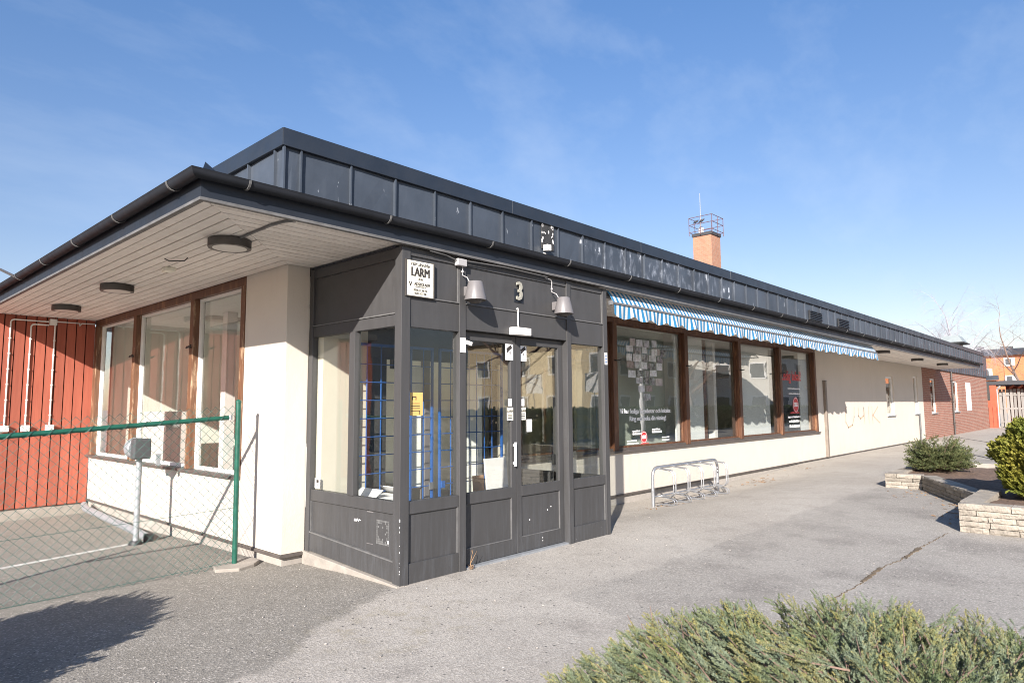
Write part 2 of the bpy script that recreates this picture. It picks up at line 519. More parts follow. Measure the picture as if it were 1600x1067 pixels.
MT['cream_house'] = mat_plaster("cream_render", (0.62, 0.50, 0.33))
MT['pale_house'] = mat_plaster("pale_render", (0.66, 0.62, 0.55))
MT['roof_dark'] = simple("dark_roof", (0.045, 0.045, 0.05), 0.7, 0.2, 2)
MT['roof_felt'] = simple("roof_felt", (0.10, 0.10, 0.10), 0.9, 0.2, 2)
MT['stone'] = simple("planter_stone", (0.29, 0.255, 0.21), 0.95, 0.2, 7, bmp=0.9, bscale=38, dirt=0.45, bdist=0.02, each=0.20)
MT['soil'] = simple("soil_mulch", (0.15, 0.095, 0.065), 0.95, 0.45, 14, bmp=1.0, bscale=30, dirt=0.6, bdist=0.03)
MT['grey_wood'] = mat_wood("weathered_plank", (0.20, 0.18, 0.165), (0.29, 0.265, 0.245), (0.15, 0.13, 0.115), 0.85, (10, 10, 0.6), 0.5, 0.15)
MT['bark'] = simple("grey_bark", (0.16, 0.125, 0.105), 0.9, 0.3, 9, bmp=0.4)
MT['birch_bark'] = simple("birch_bark", (0.52, 0.50, 0.48), 0.8, 0.25, 6)
MT['twig'] = simple("brown_twig", (0.19, 0.125, 0.095), 0.85, 0.3, 14)
MT['birch_twig'] = simple("birch_twig", (0.31, 0.30, 0.33), 0.85, 0.2, 5)
MT['juniper'] = mat_leaf("juniper_leaf", (0.120, 0.158, 0.072), (0.190, 0.232, 0.160), (0.430, 0.330, 0.085), 3.2)
MT['spruce'] = mat_leaf("spruce_leaf", (0.085, 0.115, 0.050), (0.130, 0.150, 0.062), (0.24, 0.21, 0.085), 5)
MT['thuja'] = mat_leaf("thuja_leaf", (0.120, 0.155, 0.028), (0.200, 0.205, 0.035), (0.360, 0.300, 0.055), 4)
MT['hedge'] = mat_leaf("hedge_leaf", (0.030, 0.055, 0.022), (0.050, 0.075, 0.028), (0.08, 0.09, 0.03), 2)
MT['moss'] = simple("joint_moss", (0.13, 0.095, 0.06), 0.95, 0.5, 18, bmp=0.7)
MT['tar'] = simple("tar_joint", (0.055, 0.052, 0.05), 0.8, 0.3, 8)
MT['line_paint'] = simple("line_paint", (0.56, 0.55, 0.52), 0.8, 0.35, 10, dirt=0.6)
MT['litter'] = simple("dry_leaf", (0.28, 0.17, 0.09), 0.9, 0.4, 20)
MT['pebble'] = simple("pebble", (0.36, 0.33, 0.30), 0.9, 0.3, 20)
MT['graffiti'] = simple("faded_paint", (0.52, 0.375, 0.27), 0.9, 0.2, 8)
MT['cardboard'] = simple("cardboard", (0.33, 0.19, 0.11), 0.85, 0.15, 6)
MT['vent_zinc'] = simple("vent_zinc", (0.28, 0.31, 0.305), 0.5, 0.12, 3, metal=0.2)
MT['bird'] = simple("crow_feather", (0.035, 0.037, 0.045), 0.6, 0.3, 9)
MT['rail_red'] = simple("rusty_rail", (0.12, 0.065, 0.075), 0.7, 0.3, 9)


# ------------------------------------------------------------------ mesh builder
class MB:
    def __init__(s):
        s.v = []
        s.f = []

    def add(s, vs, fs):
        o = len(s.v)
        s.v.extend([tuple(p) for p in vs])
        s.f.extend([tuple(i + o for i in f) for f in fs])
        return s

    def box(s, x0, x1, y0, y1, z0, z1):
        v = [(x0, y0, z0), (x1, y0, z0), (x1, y1, z0), (x0, y1, z0), (x0, y0, z1), (x1, y0, z1), (x1, y1, z1), (x0, y1, z1)]
        return s.add(v, [(0, 3, 2, 1), (4, 5, 6, 7), (0, 1, 5, 4), (1, 2, 6, 5), (2, 3, 7, 6), (3, 0, 4, 7)])

    def obox(s, c, ax, ay, az):
        """box about centre c with half-axis vectors"""
        c, ax, ay, az = map(Vector, (c, ax, ay, az))
        v = []
        for sz in (-1, 1):
            for sx, sy in ((-1, -1), (1, -1), (1, 1), (-1, 1)):
                v.append(c + ax * sx + ay * sy + az * sz)
        return s.add(v, [(0, 3, 2, 1), (4, 5, 6, 7), (0, 1, 5, 4), (1, 2, 6, 5), (2, 3, 7, 6), (3, 0, 4, 7)])

    def prism(s, poly, z0, z1):
        """vertical prism over a counter-clockwise polygon; z0, z1 numbers or lists"""
        n = len(poly)
        a = z0 if isinstance(z0, (list, tuple)) else [z0] * n
        b = z1 if isinstance(z1, (list, tuple)) else [z1] * n
        v = [(p[0], p[1], a[i]) for i, p in enumerate(poly)] + [(p[0], p[1], b[i]) for i, p in enumerate(poly)]
        f = [tuple(range(n - 1, -1, -1)), tuple(range(n, 2 * n))]
        f += [(i, (i + 1) % n, n + (i + 1) % n, n + i) for i in range(n)]
        return s.add(v, f)

    def tube(s, pts, r, n=8, cap=True):
        pts = [Vector(p) for p in pts]
        rs = r if isinstance(r, (list, tuple)) else [r] * len(pts)
        t0 = (pts[1] - pts[0]).normalized()
        a = t0.orthogonal().normalized()
        rings = []
        for i, p in enumerate(pts):
            if i == 0:
                t = pts[1] - pts[0]
            elif i == len(pts) - 1:
                t = pts[-1] - pts[-2]
            else:
                t = (pts[i + 1] - pts[i]).normalized() + (pts[i] - pts[i - 1]).normalized()
            if t.length < 1e-9:
                t = t0
            t = t.normalized()
            a = (a - t * a.dot(t))
            if a.length < 1e-6:
                a = t.orthogonal()
            a = a.normalized()
            b = t.cross(a)
            rings.append([p + (a * math.cos(2 * math.pi * k / n) + b * math.sin(2 * math.pi * k / n)) * rs[i] for k in range(n)])
        v = [q for rg in rings for q in rg]
        f = []
        for i in range(len(pts) - 1):
            for k in range(n):
                f.append((i * n + k, i * n + (k + 1) % n, (i + 1) * n + (k + 1) % n, (i + 1) * n + k))
        if cap:
            f.append(tuple(range(n - 1, -1, -1)))
            f.append(tuple((len(pts) - 1) * n + k for k in range(n)))
        return s.add(v, f)

    def lathe(s, prof, c, n=24, axis='Z'):
        """prof: (radius, height) pairs; revolve about a vertical axis at c"""
        c = Vector(c)
        v = []
        for r, h in prof:
            for k in range(n):
                a = 2 * math.pi * k / n
                v.append((c.x + r * math.cos(a), c.y + r * math.sin(a), c.z + h))
        f = []
        for i in range(len(prof) - 1):
            for k in range(n):
                f.append((i * n + k, i * n + (k + 1) % n, (i + 1) * n + (k + 1) % n, (i + 1) * n + k))
        f.append(tuple(range(n - 1, -1, -1)))
        f.append(tuple((len(prof) - 1) * n + k for k in range(n)))
        return s.add(v, f)

    def quad(s, a, b, c, d):
        return s.add([a, b, c, d], [(0, 1, 2, 3)])

    def mesh(s, name, mat, off=(0, 0, 0), smooth=False):
        me = bpy.data.meshes.new(name)
        o = Vector(off)
        me.from_pydata([tuple(Vector(p) - o) for p in s.v], [], s.f)
        me.materials.append(MT[mat])
        me.validate()
        if smooth:
            me.shade_smooth()
        me.update()
        return me

    def build(s, name, mat, parent=None, smooth=False, bevel=0.0, kind=None, label=None):
        p = wpos(parent) if parent else None
        off = p if parent else s.base()
        me = s.mesh(name, mat, off, smooth)
        ob = link(name, me, parent)
        if not parent:
            ob.location = off
        if smooth and len(s.f) > 8:
            try:
                me.set_sharp_from_angle(angle=math.radians(40))
            except Exception:
                pass
        if bevel:
            md = ob.modifiers.new("bevel", 'BEVEL')
            md.width = bevel
            md.segments = 2
            md.limit_method = 'ANGLE'
        if kind:
            ob["kind"] = kind
        if label:
            ob["label"] = label
        return ob

    def base(s):
        xs = [p[0] for p in s.v]
        ys = [p[1] for p in s.v]
        zs = [p[2] for p in s.v]
        return Vector(((min(xs) + max(xs)) / 2, (min(ys) + max(ys)) / 2, min(zs)))


def wpos(o):
    p = Vector(o.location)
    q = o.parent
    while q:
        p = p + Vector(q.location)
        q = q.parent
    return p


def link(name, data, parent=None, loc=None):
    ob = bpy.data.objects.new(name, data)
    COL.objects.link(ob)
    if parent:
        ob.parent = parent
    if loc is not None:
        ob.location = Vector(loc) - (wpos(parent) if parent else Vector((0, 0, 0)))
    return ob


def tag(o, label, cat, group=None):
    o["label"] = label
    o["category"] = cat
    if group:
        o["group"] = group
    return o


def thing(name, loc, label, cat, group=None):
    o = bpy.data.objects.new(name, None)
    COL.objects.link(o)
    o.location = loc
    o.empty_display_size = 0.1
    return tag(o, label, cat, group)


def copy_tree(o, parent=None, shift=None):
    c = o.copy()
    COL.objects.link(c)
    if parent:
        c.parent = parent
    if shift is not None:
        c.location = Vector(o.location) + Vector(shift)
    for ch in list(o.children):
        copy_tree(ch, c)
    return c


def text_mb(s, size, pos, face='-y', align='CENTER', depth=0.0012, sx=1.0, bold=0.0, shear=0.0, fat=0.0):
    """lettering as a mesh builder; pos is the anchor on the wall plane"""
    cu = bpy.data.curves.new("t", 'FONT')
    cu.body = s
    cu.size = size
    cu.align_x = align
    cu.align_y = 'CENTER'
    cu.extrude = depth
    cu.shear = shear
    cu.resolution_u = 2
    ob = bpy.data.objects.new("t", cu)
    COL.objects.link(ob)
    dg = bpy.context.evaluated_depsgraph_get()
    me = bpy.data.meshes.new_from_object(ob.evaluated_get(dg))
    m = MB()
    px, py, pz = pos
    if face == '-y':
        vs = [(px + v.co.x * sx, py - v.co.z, pz + v.co.y) for v in me.vertices]
    else:  # '-x' face: reading direction runs towards -Y
        vs = [(px - v.co.z, py - v.co.x * sx, pz + v.co.y) for v in me.vertices]
    fat = fat or bold * 2.2
    for k in ((-1, 0, 1) if fat else (0,)):
        m.add([(x + k * fat * 0.5, y - 0.0002 * k, z + k * fat * 0.12) for x, y, z in vs], [tuple(p.vertices) for p in me.polygons])
    bpy.data.objects.remove(ob)
    bpy.data.curves.remove(cu)
    bpy.data.meshes.remove(me)
    return m


def disc(m, c, r, n=24, depth=0.002, face='-y', hole=0.0):
    cx, cy, cz = c
    pts = [(cx + r * math.cos(2 * math.pi * k / n), cy - depth, cz + r * math.sin(2 * math.pi * k / n)) for k in range(n)]
    bk = [(p[0], cy, p[2]) for p in pts]
    m.add(pts + bk, [tuple(range(n))] + [(k, n + k, n + (k + 1) % n, (k + 1) % n) for k in range(n)])
    return m


def sstep(a, b, x):
    t = max(0.0, min(1.0, (x - a) / (b - a)))
    return t * t * (3 - 2 * t)


# ------------------------------------------------------------------ ground
def gh(x, y):
    h = 0.05 * sstep(3, 8, x) * (1 - sstep(-0.5, 0.8, y) * (1 - sstep(9, 15, x)))
    h -= 0.07 * sstep(0.1, 1.0, y) * sstep(3.2, 5, x) * (1 - sstep(9, 14.5, x))
    if y > 1.6 and x < 0.5:
        h -= 0.03 + 0.12 * sstep(1.6, 8, y)
    elif x < 0.5:
        h -= 0.03 * sstep(0.6, 1.6, y)
    return h


def grid_axis(lo, hi, step, far):
    a = [lo + i * step for i in range(int(round((hi - lo) / step)) + 1)]
    k, d = hi, step
    while k < far:
        d *= 1.5
        k += d
        a.append(k)
    k, d = lo, step
    while k > -far:
        d *= 1.5
        k -= d
        a.insert(0, k)
    return a


gx = grid_axis(-7, 18, 0.125, 700)
gy = grid_axis(-7, 10, 0.125, 700)
g = MB()
g.v = [(x, y, gh(x, y) + (0.006 * mnoise.noise((x * 0.9, y * 0.9, 0)) if abs(x) < 30 else 0)) for y in gy for x in gx]
nx = len(gx)
g.f = [(j * nx + i, j * nx + i + 1, (j + 1) * nx + i + 1, (j + 1) * nx + i) for j in range(len(gy) - 1) for i in range(nx - 1)]
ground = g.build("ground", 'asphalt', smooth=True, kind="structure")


def strip(name, pts, w, mat, lift=0.005, jitter=0.0, seg=0.12):
    """a thin raised ribbon following the ground"""
    m = MB()
    P = []
    for a, b in zip(pts[:-1], pts[1:]):
        n = max(1, int((Vector(b) - Vector(a)).length / seg))
        for i in range(n):
            t = i / n
            P.append((a[0] + (b[0] - a[0]) * t, a[1] + (b[1] - a[1]) * t))
    P.append(pts[-1])
    L = []
    for i, p in enumerate(P):
        q = P[min(i + 1, len(P) - 1)]
        o = P[max(i - 1, 0)]
        d = Vector((q[0] - o[0], q[1] - o[1])).normalized()
        nrm = Vector((-d.y, d.x))
        j = rnd.uniform(-jitter, jitter)
        ww = w * (1 + (rnd.uniform(-0.6, 0.6) if jitter else 0))
        for s_ in (-1, 1):
            x, y = p[0] + nrm.x * (s_ * ww / 2 + j), p[1] + nrm.y * (s_ * ww / 2 + j)
            L.append((x, y, gh(x, y) + lift + 0.006 * mnoise.noise((x * 0.9, y * 0.9, 0))))
    m.add(L, [(2 * i, 2 * i + 1, 2 * i + 3, 2 * i + 2) for i in range(len(P) - 1)])
    # give it a skirt so that it has thickness
    k = len(L)
    m.add([(x, y, z - 0.02) for x, y, z in L], [])
    m.f += [(2 * i, 2 * i + 2, k + 2 * i + 2, k + 2 * i) for i in range(len(P) - 1)]
    m.f += [(2 * i + 1, k + 2 * i + 1, k + 2 * i + 3, 2 * i + 3) for i in range(len(P) - 1)]
    return m.build(name, mat, kind="structure")


strip("pavement_crack", [(5.70, -3.04), (4.83, -2.98), (4.30, -2.96), (3.91, -2.95), (3.53, -2.89), (2.56, -2.91), (1.95, -2.87), (1.3, -2.95)], 0.007, 'moss', 0.004, 0.014, 0.025)
strip("pavement_crack", [(4.62, -2.975), (4.30, -2.96), (4.02, -2.955)], 0.034, 'moss', 0.008, 0.010, 0.03)
strip("pavement_crack", [(3.45, -2.885), (3.05, -2.90), (2.80, -2.905)], 0.026, 'moss', 0.008, 0.010, 0.03)
strip("tar_joint", [(31.8, 1.32), (26.7, -0.86), (22.0, -2.9)], 0.07, 'tar', 0.006)  # two narrow dark strips laid across the far asphalt
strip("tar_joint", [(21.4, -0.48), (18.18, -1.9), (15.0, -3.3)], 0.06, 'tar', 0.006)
strip("parking_line", [(-4.5, 3.1), (-2.1, 3.83), (-0.62, 4.28)], 0.07, 'line_paint', 0.006)
# broken concrete footing under the fence post
m = MB()
poly = [(-0.78, 1.86), (-0.60, 1.74), (-0.42, 1.80), (-0.30, 1.92), (-0.30, 2.10), (-0.52, 2.15), (-0.72, 2.06)]
m.prism(poly, -0.1, [0.0, 0.0, 0.005, 0.01, 0.01, 0.005, 0.0])
m.build("concrete_footing", 'concrete', bevel=0.008, kind="structure")

# ------------------------------------------------------------------ the shop building
B = thing("shop_building", (-0.26, 1.575, 0.0), "long low cream shop building with dark sheet metal parapet and wide boarded eaves", "building")
XL, YF = -0.26, 1.575           # left and front wall planes
XE, XB, XBE = 15.35, 27.9, 44.4  # end of shop windows, start and end of the brickwork
ZS = 3.03                        # soffit


def part(mb, name, mat, **k):
    return mb.build(name, mat, k.pop('parent', B), **k)


# pillar, sill walls, plain wall with two slit windows
m = MB()
m.prism([(XL, YF), (0.0, YF), (0.0, 1.9), (XL + 0.3, 1.9), (XL + 0.3, 2.5), (XL, 2.5)], 0.09, ZS + 0.1)
part(m, "wall_pillar", 'plaster', bevel=0.006)
m = MB()
m.box(XL, XL + 0.3, 2.5, 8.0, 0.09, 0.765)
part(m, "sill_wall", 'plaster')
m = MB()
m.box(3.2, XE, YF, YF + 0.3, 0.09, 0.765)
part(m, "sill_wall", 'plaster')
w1 = (22.35, 23.35, 1.13, 2.50)
w2 = (26.35, 27.05, 1.13, 2.62)


def wall_x(name, mat, x0, x1, z0, z1, holes, y=YF, t=0.3, **k):
    m = MB()
    cx = x0
    for (a, b, c, d) in holes:
        m.box(cx, a, y, y + t, z0, z1)
        m.box(a, b, y, y + t, z0, c)
        m.box(a, b, y, y + t, d, z1)
        cx = b
    m.box(cx, x1, y, y + t, z0, z1)
    return part(m, name, mat, **k)


wall_x("front_wall", 'plaster', XE, XB, 0.09, ZS + 0.1, [w1, w2])
b3, b4, b5 = (29.35, 30.35, 1.12, 2.60), (34.25, 35.45, 1.12, 2.60), (37.6, 38.9, 1.14, 2.60)
wall_x("brick_wall", 'brick', XB, XBE, -0.3, 3.10, [b3, b4, b5], y=YF + 0.005)
m = MB()
m.box(XBE - 0.3, XBE, YF + 0.305, 11.0, -0.3, 3.1)
part(m, "gable_wall", 'brick')
# plinth and drip strip
m = MB()
m.box(XL + 0.025, 0.0, YF + 0.025, YF + 0.2, -0.4, 0.083)
m.box(3.2, XB, YF + 0.025, YF + 0.2, -0.4, 0.083)
m.box(XL + 0.025, XL + 0.2, YF + 0.2, 8.0, -0.4, 0.083)
part(m, "plinth", 'plinth')
m = MB()
m.box(XL - 0.022, 0.012, YF - 0.022, YF + 0.05, 0.062, 0.0885)
m.box(XL - 0.022, XL + 0.05, YF + 0.05, 8.0, 0.062, 0.0885)
m.box(3.2, XB, YF - 0.022, YF + 0.05, 0.062, 0.0885)
part(m, "plinth_strip", 'strip')

# small windows: white frame, pane and sill set in a deep reveal
for i, (a, b, c, d) in enumerate((w1, w2, b3, b4)):
    y = YF + 0.045
    f = MB()
    f.box(a, a + 0.07, y, y + 0.06, c, d)
    f.box(b - 0.07, b, y, y + 0.06, c, d)
    f.box(a + 0.07, b - 0.07, y, y + 0.06, c, c + 0.07)
    f.box(a + 0.07, b - 0.07, y, y + 0.06, d - 0.07, d)
    fo = part(f, "window", 'white_paint')
    part(MB().box(a + 0.07, b - 0.07, y + 0.025, y + 0.031, c + 0.07, d - 0.07), "pane", 'glass_dim', parent=fo)
    part(MB().box(a - 0.03, b + 0.03, YF - 0.05, y, c - 0.035, c), "sill", 'galv_dull', parent=fo)
    part(MB().box(a - 0.2, b + 0.2, y + 0.5, y + 0.52, c - 0.2, d + 0.2), "curtain", 'blind', parent=fo)
a, b, c, d = b5
part(MB().box(a, b, YF - 0.01, YF + 0.1, c, d), "blocked_window", 'white_paint', label="window opening closed with a plain white board")


# shop windows: mullions, head and sill boards, panes
def shop_window_front():
    heads = MB()
    heads.box(3.2, XE, YF + 0.0, YF + 0.12, 2.94, ZS)
    part(heads, "window_head", 'frame_wood')
    part(MB().box(3.2, XE + 0.06, YF - 0.05, YF + 0.16, 0.765, 0.80), "window_sill", 'strip', bevel=0.004)
    part(MB().box(3.2, XE, YF + 0.02, YF + 0.12, 0.801, 0.835), "bottom_rail", 'strip')
    rights = [3.34, 5.74, 8.19, 10.60, 12.92, 15.35]
    for i, r in enumerate(rights):
        mu = part(MB().box(r - 0.13, r, YF - 0.012, YF + 0.13, 0.801, 2.939), "mullion", 'frame_wood', bevel=0.005)
        if 0 < i < 5:
            hk = MB()
            hk.tube([(r - 0.09, YF - 0.01, 2.30), (r - 0.09, YF - 0.07, 2.30)], 0.012, 6)
            hk.tube([(r - 0.12, YF - 0.06, 2.29), (r + 0.03, YF - 0.06, 2.315)], 0.011, 6)
            part(hk, "window_catch", 'black', parent=mu)
    for i in range(5):
        a, b = rights[i], rights[i + 1] - 0.13
        fr = MB()
        fr.box(a, a + 0.03, YF + 0.06, YF + 0.11, 0.836, 2.939)
        fr.box(b - 0.03, b, YF + 0.06, YF + 0.11, 0.836, 2.939)
        fr.box(a + 0.03, b - 0.03, YF + 0.06, YF + 0.11, 0.836, 0.862)
        fr.box(a + 0.03, b - 0.03, YF + 0.06, YF + 0.11, 2.915, 2.939)
        w = part(fr, "window", 'frame_wood')
        part(MB().box(a + 0.03, b - 0.03, YF + 0.088, YF + 0.094, 0.862, 2.915), "pane", 'glass_dim', parent=w)


shop_window_front()
lm = [(2.5, 2.6), (3.90, 4.02), (6.0, 6.12), (7.86, 8.0)]
part(MB().box(XL + 0.0, XL + 0.12, 2.5, 8.0, 2.93, ZS), "window_head", 'frame_wood')
part(MB().box(XL - 0.045, XL + 0.16, 2.5, 8.0, 0.765, 0.80), "window_sill", 'strip', bevel=0.004)
for i, (a, b) in enumerate(lm):
    mu = part(MB().box(XL - 0.012, XL + 0.13, a, b, 0.801, 2.929), "mullion", 'worn_wood', bevel=0.005)
    if 0 < i < 3:
        hk = MB()
        hk.tube([(XL - 0.01, a + 0.05, 2.32), (XL - 0.07, a + 0.05, 2.32)], 0.012, 6)
        hk.tube([(XL - 0.06, a + 0.08, 2.31), (XL - 0.06, a - 0.06, 2.335)], 0.011, 6)
        part(hk, "window_catch", 'black', parent=mu)
for i in range(3):
    a, b = lm[i][1], lm[i + 1][0]
    fr = MB()
    fr.box(XL + 0.06, XL + 0.11, a, a + 0.03, 0.801, 2.929)
    fr.box(XL + 0.06, XL + 0.11, b - 0.03, b, 0.801, 2.929)
    fr.box(XL + 0.06, XL + 0.11, a + 0.03, b - 0.03, 0.801, 0.84)
    fr.box(XL + 0.06, XL + 0.11, a + 0.03, b - 0.03, 2.90, 2.929)
    w = part(fr, "window", 'white_paint')
    part(MB().box(XL + 0.088, XL + 0.094, a + 0.03, b - 0.03, 0.84, 2.90), "pane", 'glass', parent=w)

# rooms behind the glass
part(MB().box(XL + 0.3, 27.8, YF + 0.3, 9.0, -0.1, 0.05), "room_floor", 'room_floor')
part(MB().box(XL + 0.3, 27.8, YF + 0.301, 9.0, 2.96, 3.0), "room_ceiling", 'ceiling')
part(MB().box(4.6, 27.8, 5.2, 5.3, 0.05, 2.96), "room_wall", 'room')
part(MB().box(4.5, 4.6, 4.2, 9.0, 0.05, 2.96), "room_wall", 'room')
part(MB().box(5.2, 8.05, 2.02, 2.08, 0.05, 2.96), "display_backdrop", 'backdrop')
part(MB().box(8.05, 11.0, 3.3, 3.4, 0.05, 2.96), "room_wall", 'room')
part(MB().box(XL + 0.3, 4.5, 8.1, 8.2, 0.05, 2.96), "room_wall", 'room')
part(MB().box(15.6, 15.7, YF + 0.3, 5.2, 0.05, 2.96), "room_wall", 'room')
for (x, y) in ((1.2, 3.6), (1.2, 5.6), (2.9, 4.6)):
    part(MB().box(x - 0.6, x + 0.6, y - 0.15, y + 0.15, 2.90, 2.958), "ceiling_fixture", 'diffuser')
part(MB().box(2.2, 2.55, 3.05, 3.12, 2.1, 2.55), "wall_cabinet", 'dark_inside')
part(MB().box(1.1, 1.8, 3.2, 4.3, 0.051, 1.02), "counter", 'white_paint')
part(MB().box(0.35, 0.9, 6.4, 7.4, 0.051, 1.5), "cupboard", 'white_paint')
part(MB().box(0.6, 0.75, 4.9, 5.05, 0.051, 2.958), "room_column", 'white_paint')

# white blinds and posters close behind the shop panes
yb = YF + 0.20
for (a, b, lo, hi) in ((8.25, 9.18, 0.82, 2.9), (10.66, 12.62, 0.82, 2.9), (14.62, 15.20, 0.82, 2.9)):
    part(MB().box(a, b, yb, yb + 0.012, lo, hi), "blind", 'blind')
part(MB().box(7.92, 8.05, yb - 0.06, yb - 0.03, 0.82, 2.9), "blind", 'blind')
part(MB().box(9.20, 9.32, yb, yb + 0.12, 0.82, 2.9), "inner_post", 'frame_wood')
part(MB().box(9.86, 9.98, yb + 0.1, yb + 0.25, 0.05, 2.9), "inner_post", 'white_paint')
part(MB().box(13.02, 14.58, yb + 0.02, yb + 0.032, 0.82, 2.35), "poster", 'poster_dark')

# window lettering and photo collage on the panes
yt = YF + 0.085
tx = text_mb("Vi har lediga lägenheter och lokaler.", 0.118, (6.78, yt, 1.445), bold=0.0042)
part(tx, "window_lettering", 'print_white')
part(text_mb("Ring och boka din visning!", 0.118, (6.83, yt, 1.315), bold=0.0042), "window_lettering", 'print_white')


def dashes(rows, mat='print_white', name="fine_print"):
    m = MB()
    for (x, z, w, h) in rows:
        cx = x
        while cx < x + w - 0.01:
            l = rnd.uniform(0.03, 0.075)
            l = min(l, x + w - cx)
            m.box(cx, cx + l, yt - 0.001, yt, z, z + h * rnd.uniform(0.8, 1.1))
            cx += l + 0.012
    return part(m, name, mat)


dashes([(6.30, 1.085, 0.26, 0.026), (6.30, 1.035, 0.36, 0.034), (6.95, 1.10, 0.28, 0.026), (6.95, 1.05, 0.34, 0.034),
        (6.12, 0.925, 0.30, 0.022), (6.12, 0.88, 0.36, 0.022), (7.28, 0.95, 0.26, 0.022), (7.28, 0.90, 0.26, 0.022)])
dashes([(13.5, 1.93, 0.86, 0.03), (13.56, 1.80, 0.76, 0.03), (13.45, 1.20, 0.85, 0.05), (13.52, 1.09, 0.68, 0.05), (13.52, 0.96, 0.70, 0.06)])
dashes([(13.62, 1.31, 0.62, 0.04), (6.55, 0.866, 0.26, 0.016)], 'print_red')


def sbb(cx, cz, r):
    part(disc(MB(), (cx, yt, cz), r, 28), "logo_disc", 'print_red')
    m = MB()
    n = 28
    for k in range(n):
        a0, a1 = 2 * math.pi * k / n, 2 * math.pi * (k + 1) / n
        q = [(cx + rr * math.cos(aa), yt - 0.0035, cz + rr * math.sin(aa)) for rr, aa in ((r * 0.86, a0), (r * 0.86, a1), (r * 0.93, a1), (r * 0.93, a0))]
        m.add(q, [(0, 1, 2, 3)])
    part(m, "logo_ring", 'print_white')
    part(text_mb("SBB", r * 0.82, (cx, yt - 0.004, cz), bold=0.004, sx=0.92), "logo_lettering", 'print_white')


sbb(6.66, 0.985, 0.105)
sbb(14.0, 1.53, 0.20)
part(text_mb("Ledig lokal!", 0.36, (13.78, yt, 2.26), bold=0.004, sx=0.82), "window_lettering", 'print_red')
pr = random.Random(3)
cells = []
for r_, (a, b) in enumerate(((0.5, 2.6), (0, 5.2), (0, 5), (0, 5), (0.2, 4.4), (1.3, 4.2), (1.6, 3.4), (2.3, 2.9))):
    x = a
    while x < b:
        w = pr.uniform(0.75, 1.25)
        cells.append((x, r_, w))
        x += w + 0.06
for (cx_, r_, w) in cells:
    if (r_ == 0 and False):
        continue
    x0 = 6.16 + cx_ * 0.225
    z1 = 2.72 - r_ * 0.137 + pr.uniform(-0.015, 0.015)
    h = pr.uniform(0.108, 0.134)
    if r_ == 1 and 6.78 < x0 < 6.95:
        continue
    part(MB().box(x0, x0 + w * 0.205, yt - 0.002, yt, z1 - h, z1), "photo_print", 'photo')
for (x0, z0, w, h) in ((7.0, 2.60, 0.17, 0.13), (6.98, 2.45, 0.2, 0.12)):
    part(MB().box(x0, x0 + w, yt - 0.005, yt - 0.003, z0, z0 + h), "photo_print", 'photo')

# ------------------------------------------------------------------ eaves
XO, YO = -1.78, -0.02            # outer faces of the fascia
XEND, YEND = 30.7, 8.0
HX = XL - XO                      # 1.52
HY = YF - YO
NB = 13


def mit_y(x):  # the mitre line across the corner
    return YO + (x - XO) * HY / HX


for i in range(NB):
    xa = XO + 0.012 + i * (HX - 0.012) / NB
    xb = xa + (HX - 0.012) / NB - 0.014
    zj = ZS + rnd.uniform(-0.002, 0.002)
    m = MB()
    m.prism([(xa, mit_y(xa)), (xb, mit_y(xb)), (xb, 8.0), (xa, 8.0)], zj, zj + 0.018)
    part(m, "soffit_board", 'soffit')
    ya = YO + 0.012 + i * (HY - 0.012) / NB
    yb_ = ya + (HY - 0.012) / NB - 0.014
    xm = lambda y: XO + (y - YO) * HX / HY
    # board lengths butt-jointed along the run
    cuts = [None, 5.4 + rnd.uniform(-1, 1), 11.0 + rnd.uniform(-1, 1), 16.8 + rnd.uniform(-1, 1), 22.5 + rnd.uniform(-1, 1), XEND]
    for a_, b_ in zip(cuts[:-1], cuts[1:]):
        zj = ZS + rnd.uniform(-0.002, 0.002)
        m = MB()
        if a_ is None:
            m.prism([(xm(ya) + 0.004, ya), (b_ - 0.002, ya), (b_ - 0.002, yb_), (xm(yb_) + 0.004, yb_)], zj, zj + 0.018)
        else:
            m.prism([(a_ + 0.002, ya), (b_ - 0.002, ya), (b_ - 0.002, yb_), (a_ + 0.002, yb_)], zj, zj + 0.018)
        part(m, "soffit_board", 'soffit')
m = MB()
m.prism([(XO + 0.01, YO + 0.01), (XEND, YO + 0.01), (XEND, YF), (XL, YF), (XL, 8.0), (XO + 0.01, 8.0)], ZS + 0.03, ZS + 0.05)
part(m, "soffit_backing", 'gap')
m = MB()
m.prism([(XO - 0.025, YO - 0.025), (XEND + 0.025, YO - 0.025), (XEND + 0.025, YO), (XO, YO), (XO, 12.0), (XO - 0.025, 12.0)], ZS + 0.003, ZS + 0.17)
m.box(XEND + 0.003, XEND + 0.024, YO + 0.002, 1.46, ZS + 0.003, ZS + 0.17)
part(m, "fascia", 'fascia')
m = MB()
m.prism([(XO - 0.032, YO - 0.032), (XEND + 0.03, YO - 0.032), (XEND + 0.03, YO + 0.012), (XO + 0.010, YO + 0.012), (XO + 0.010, 8.0), (XO - 0.032, 8.0)], ZS - 0.02, ZS + 0.002)
part(m, "fascia_trim", 'trim')
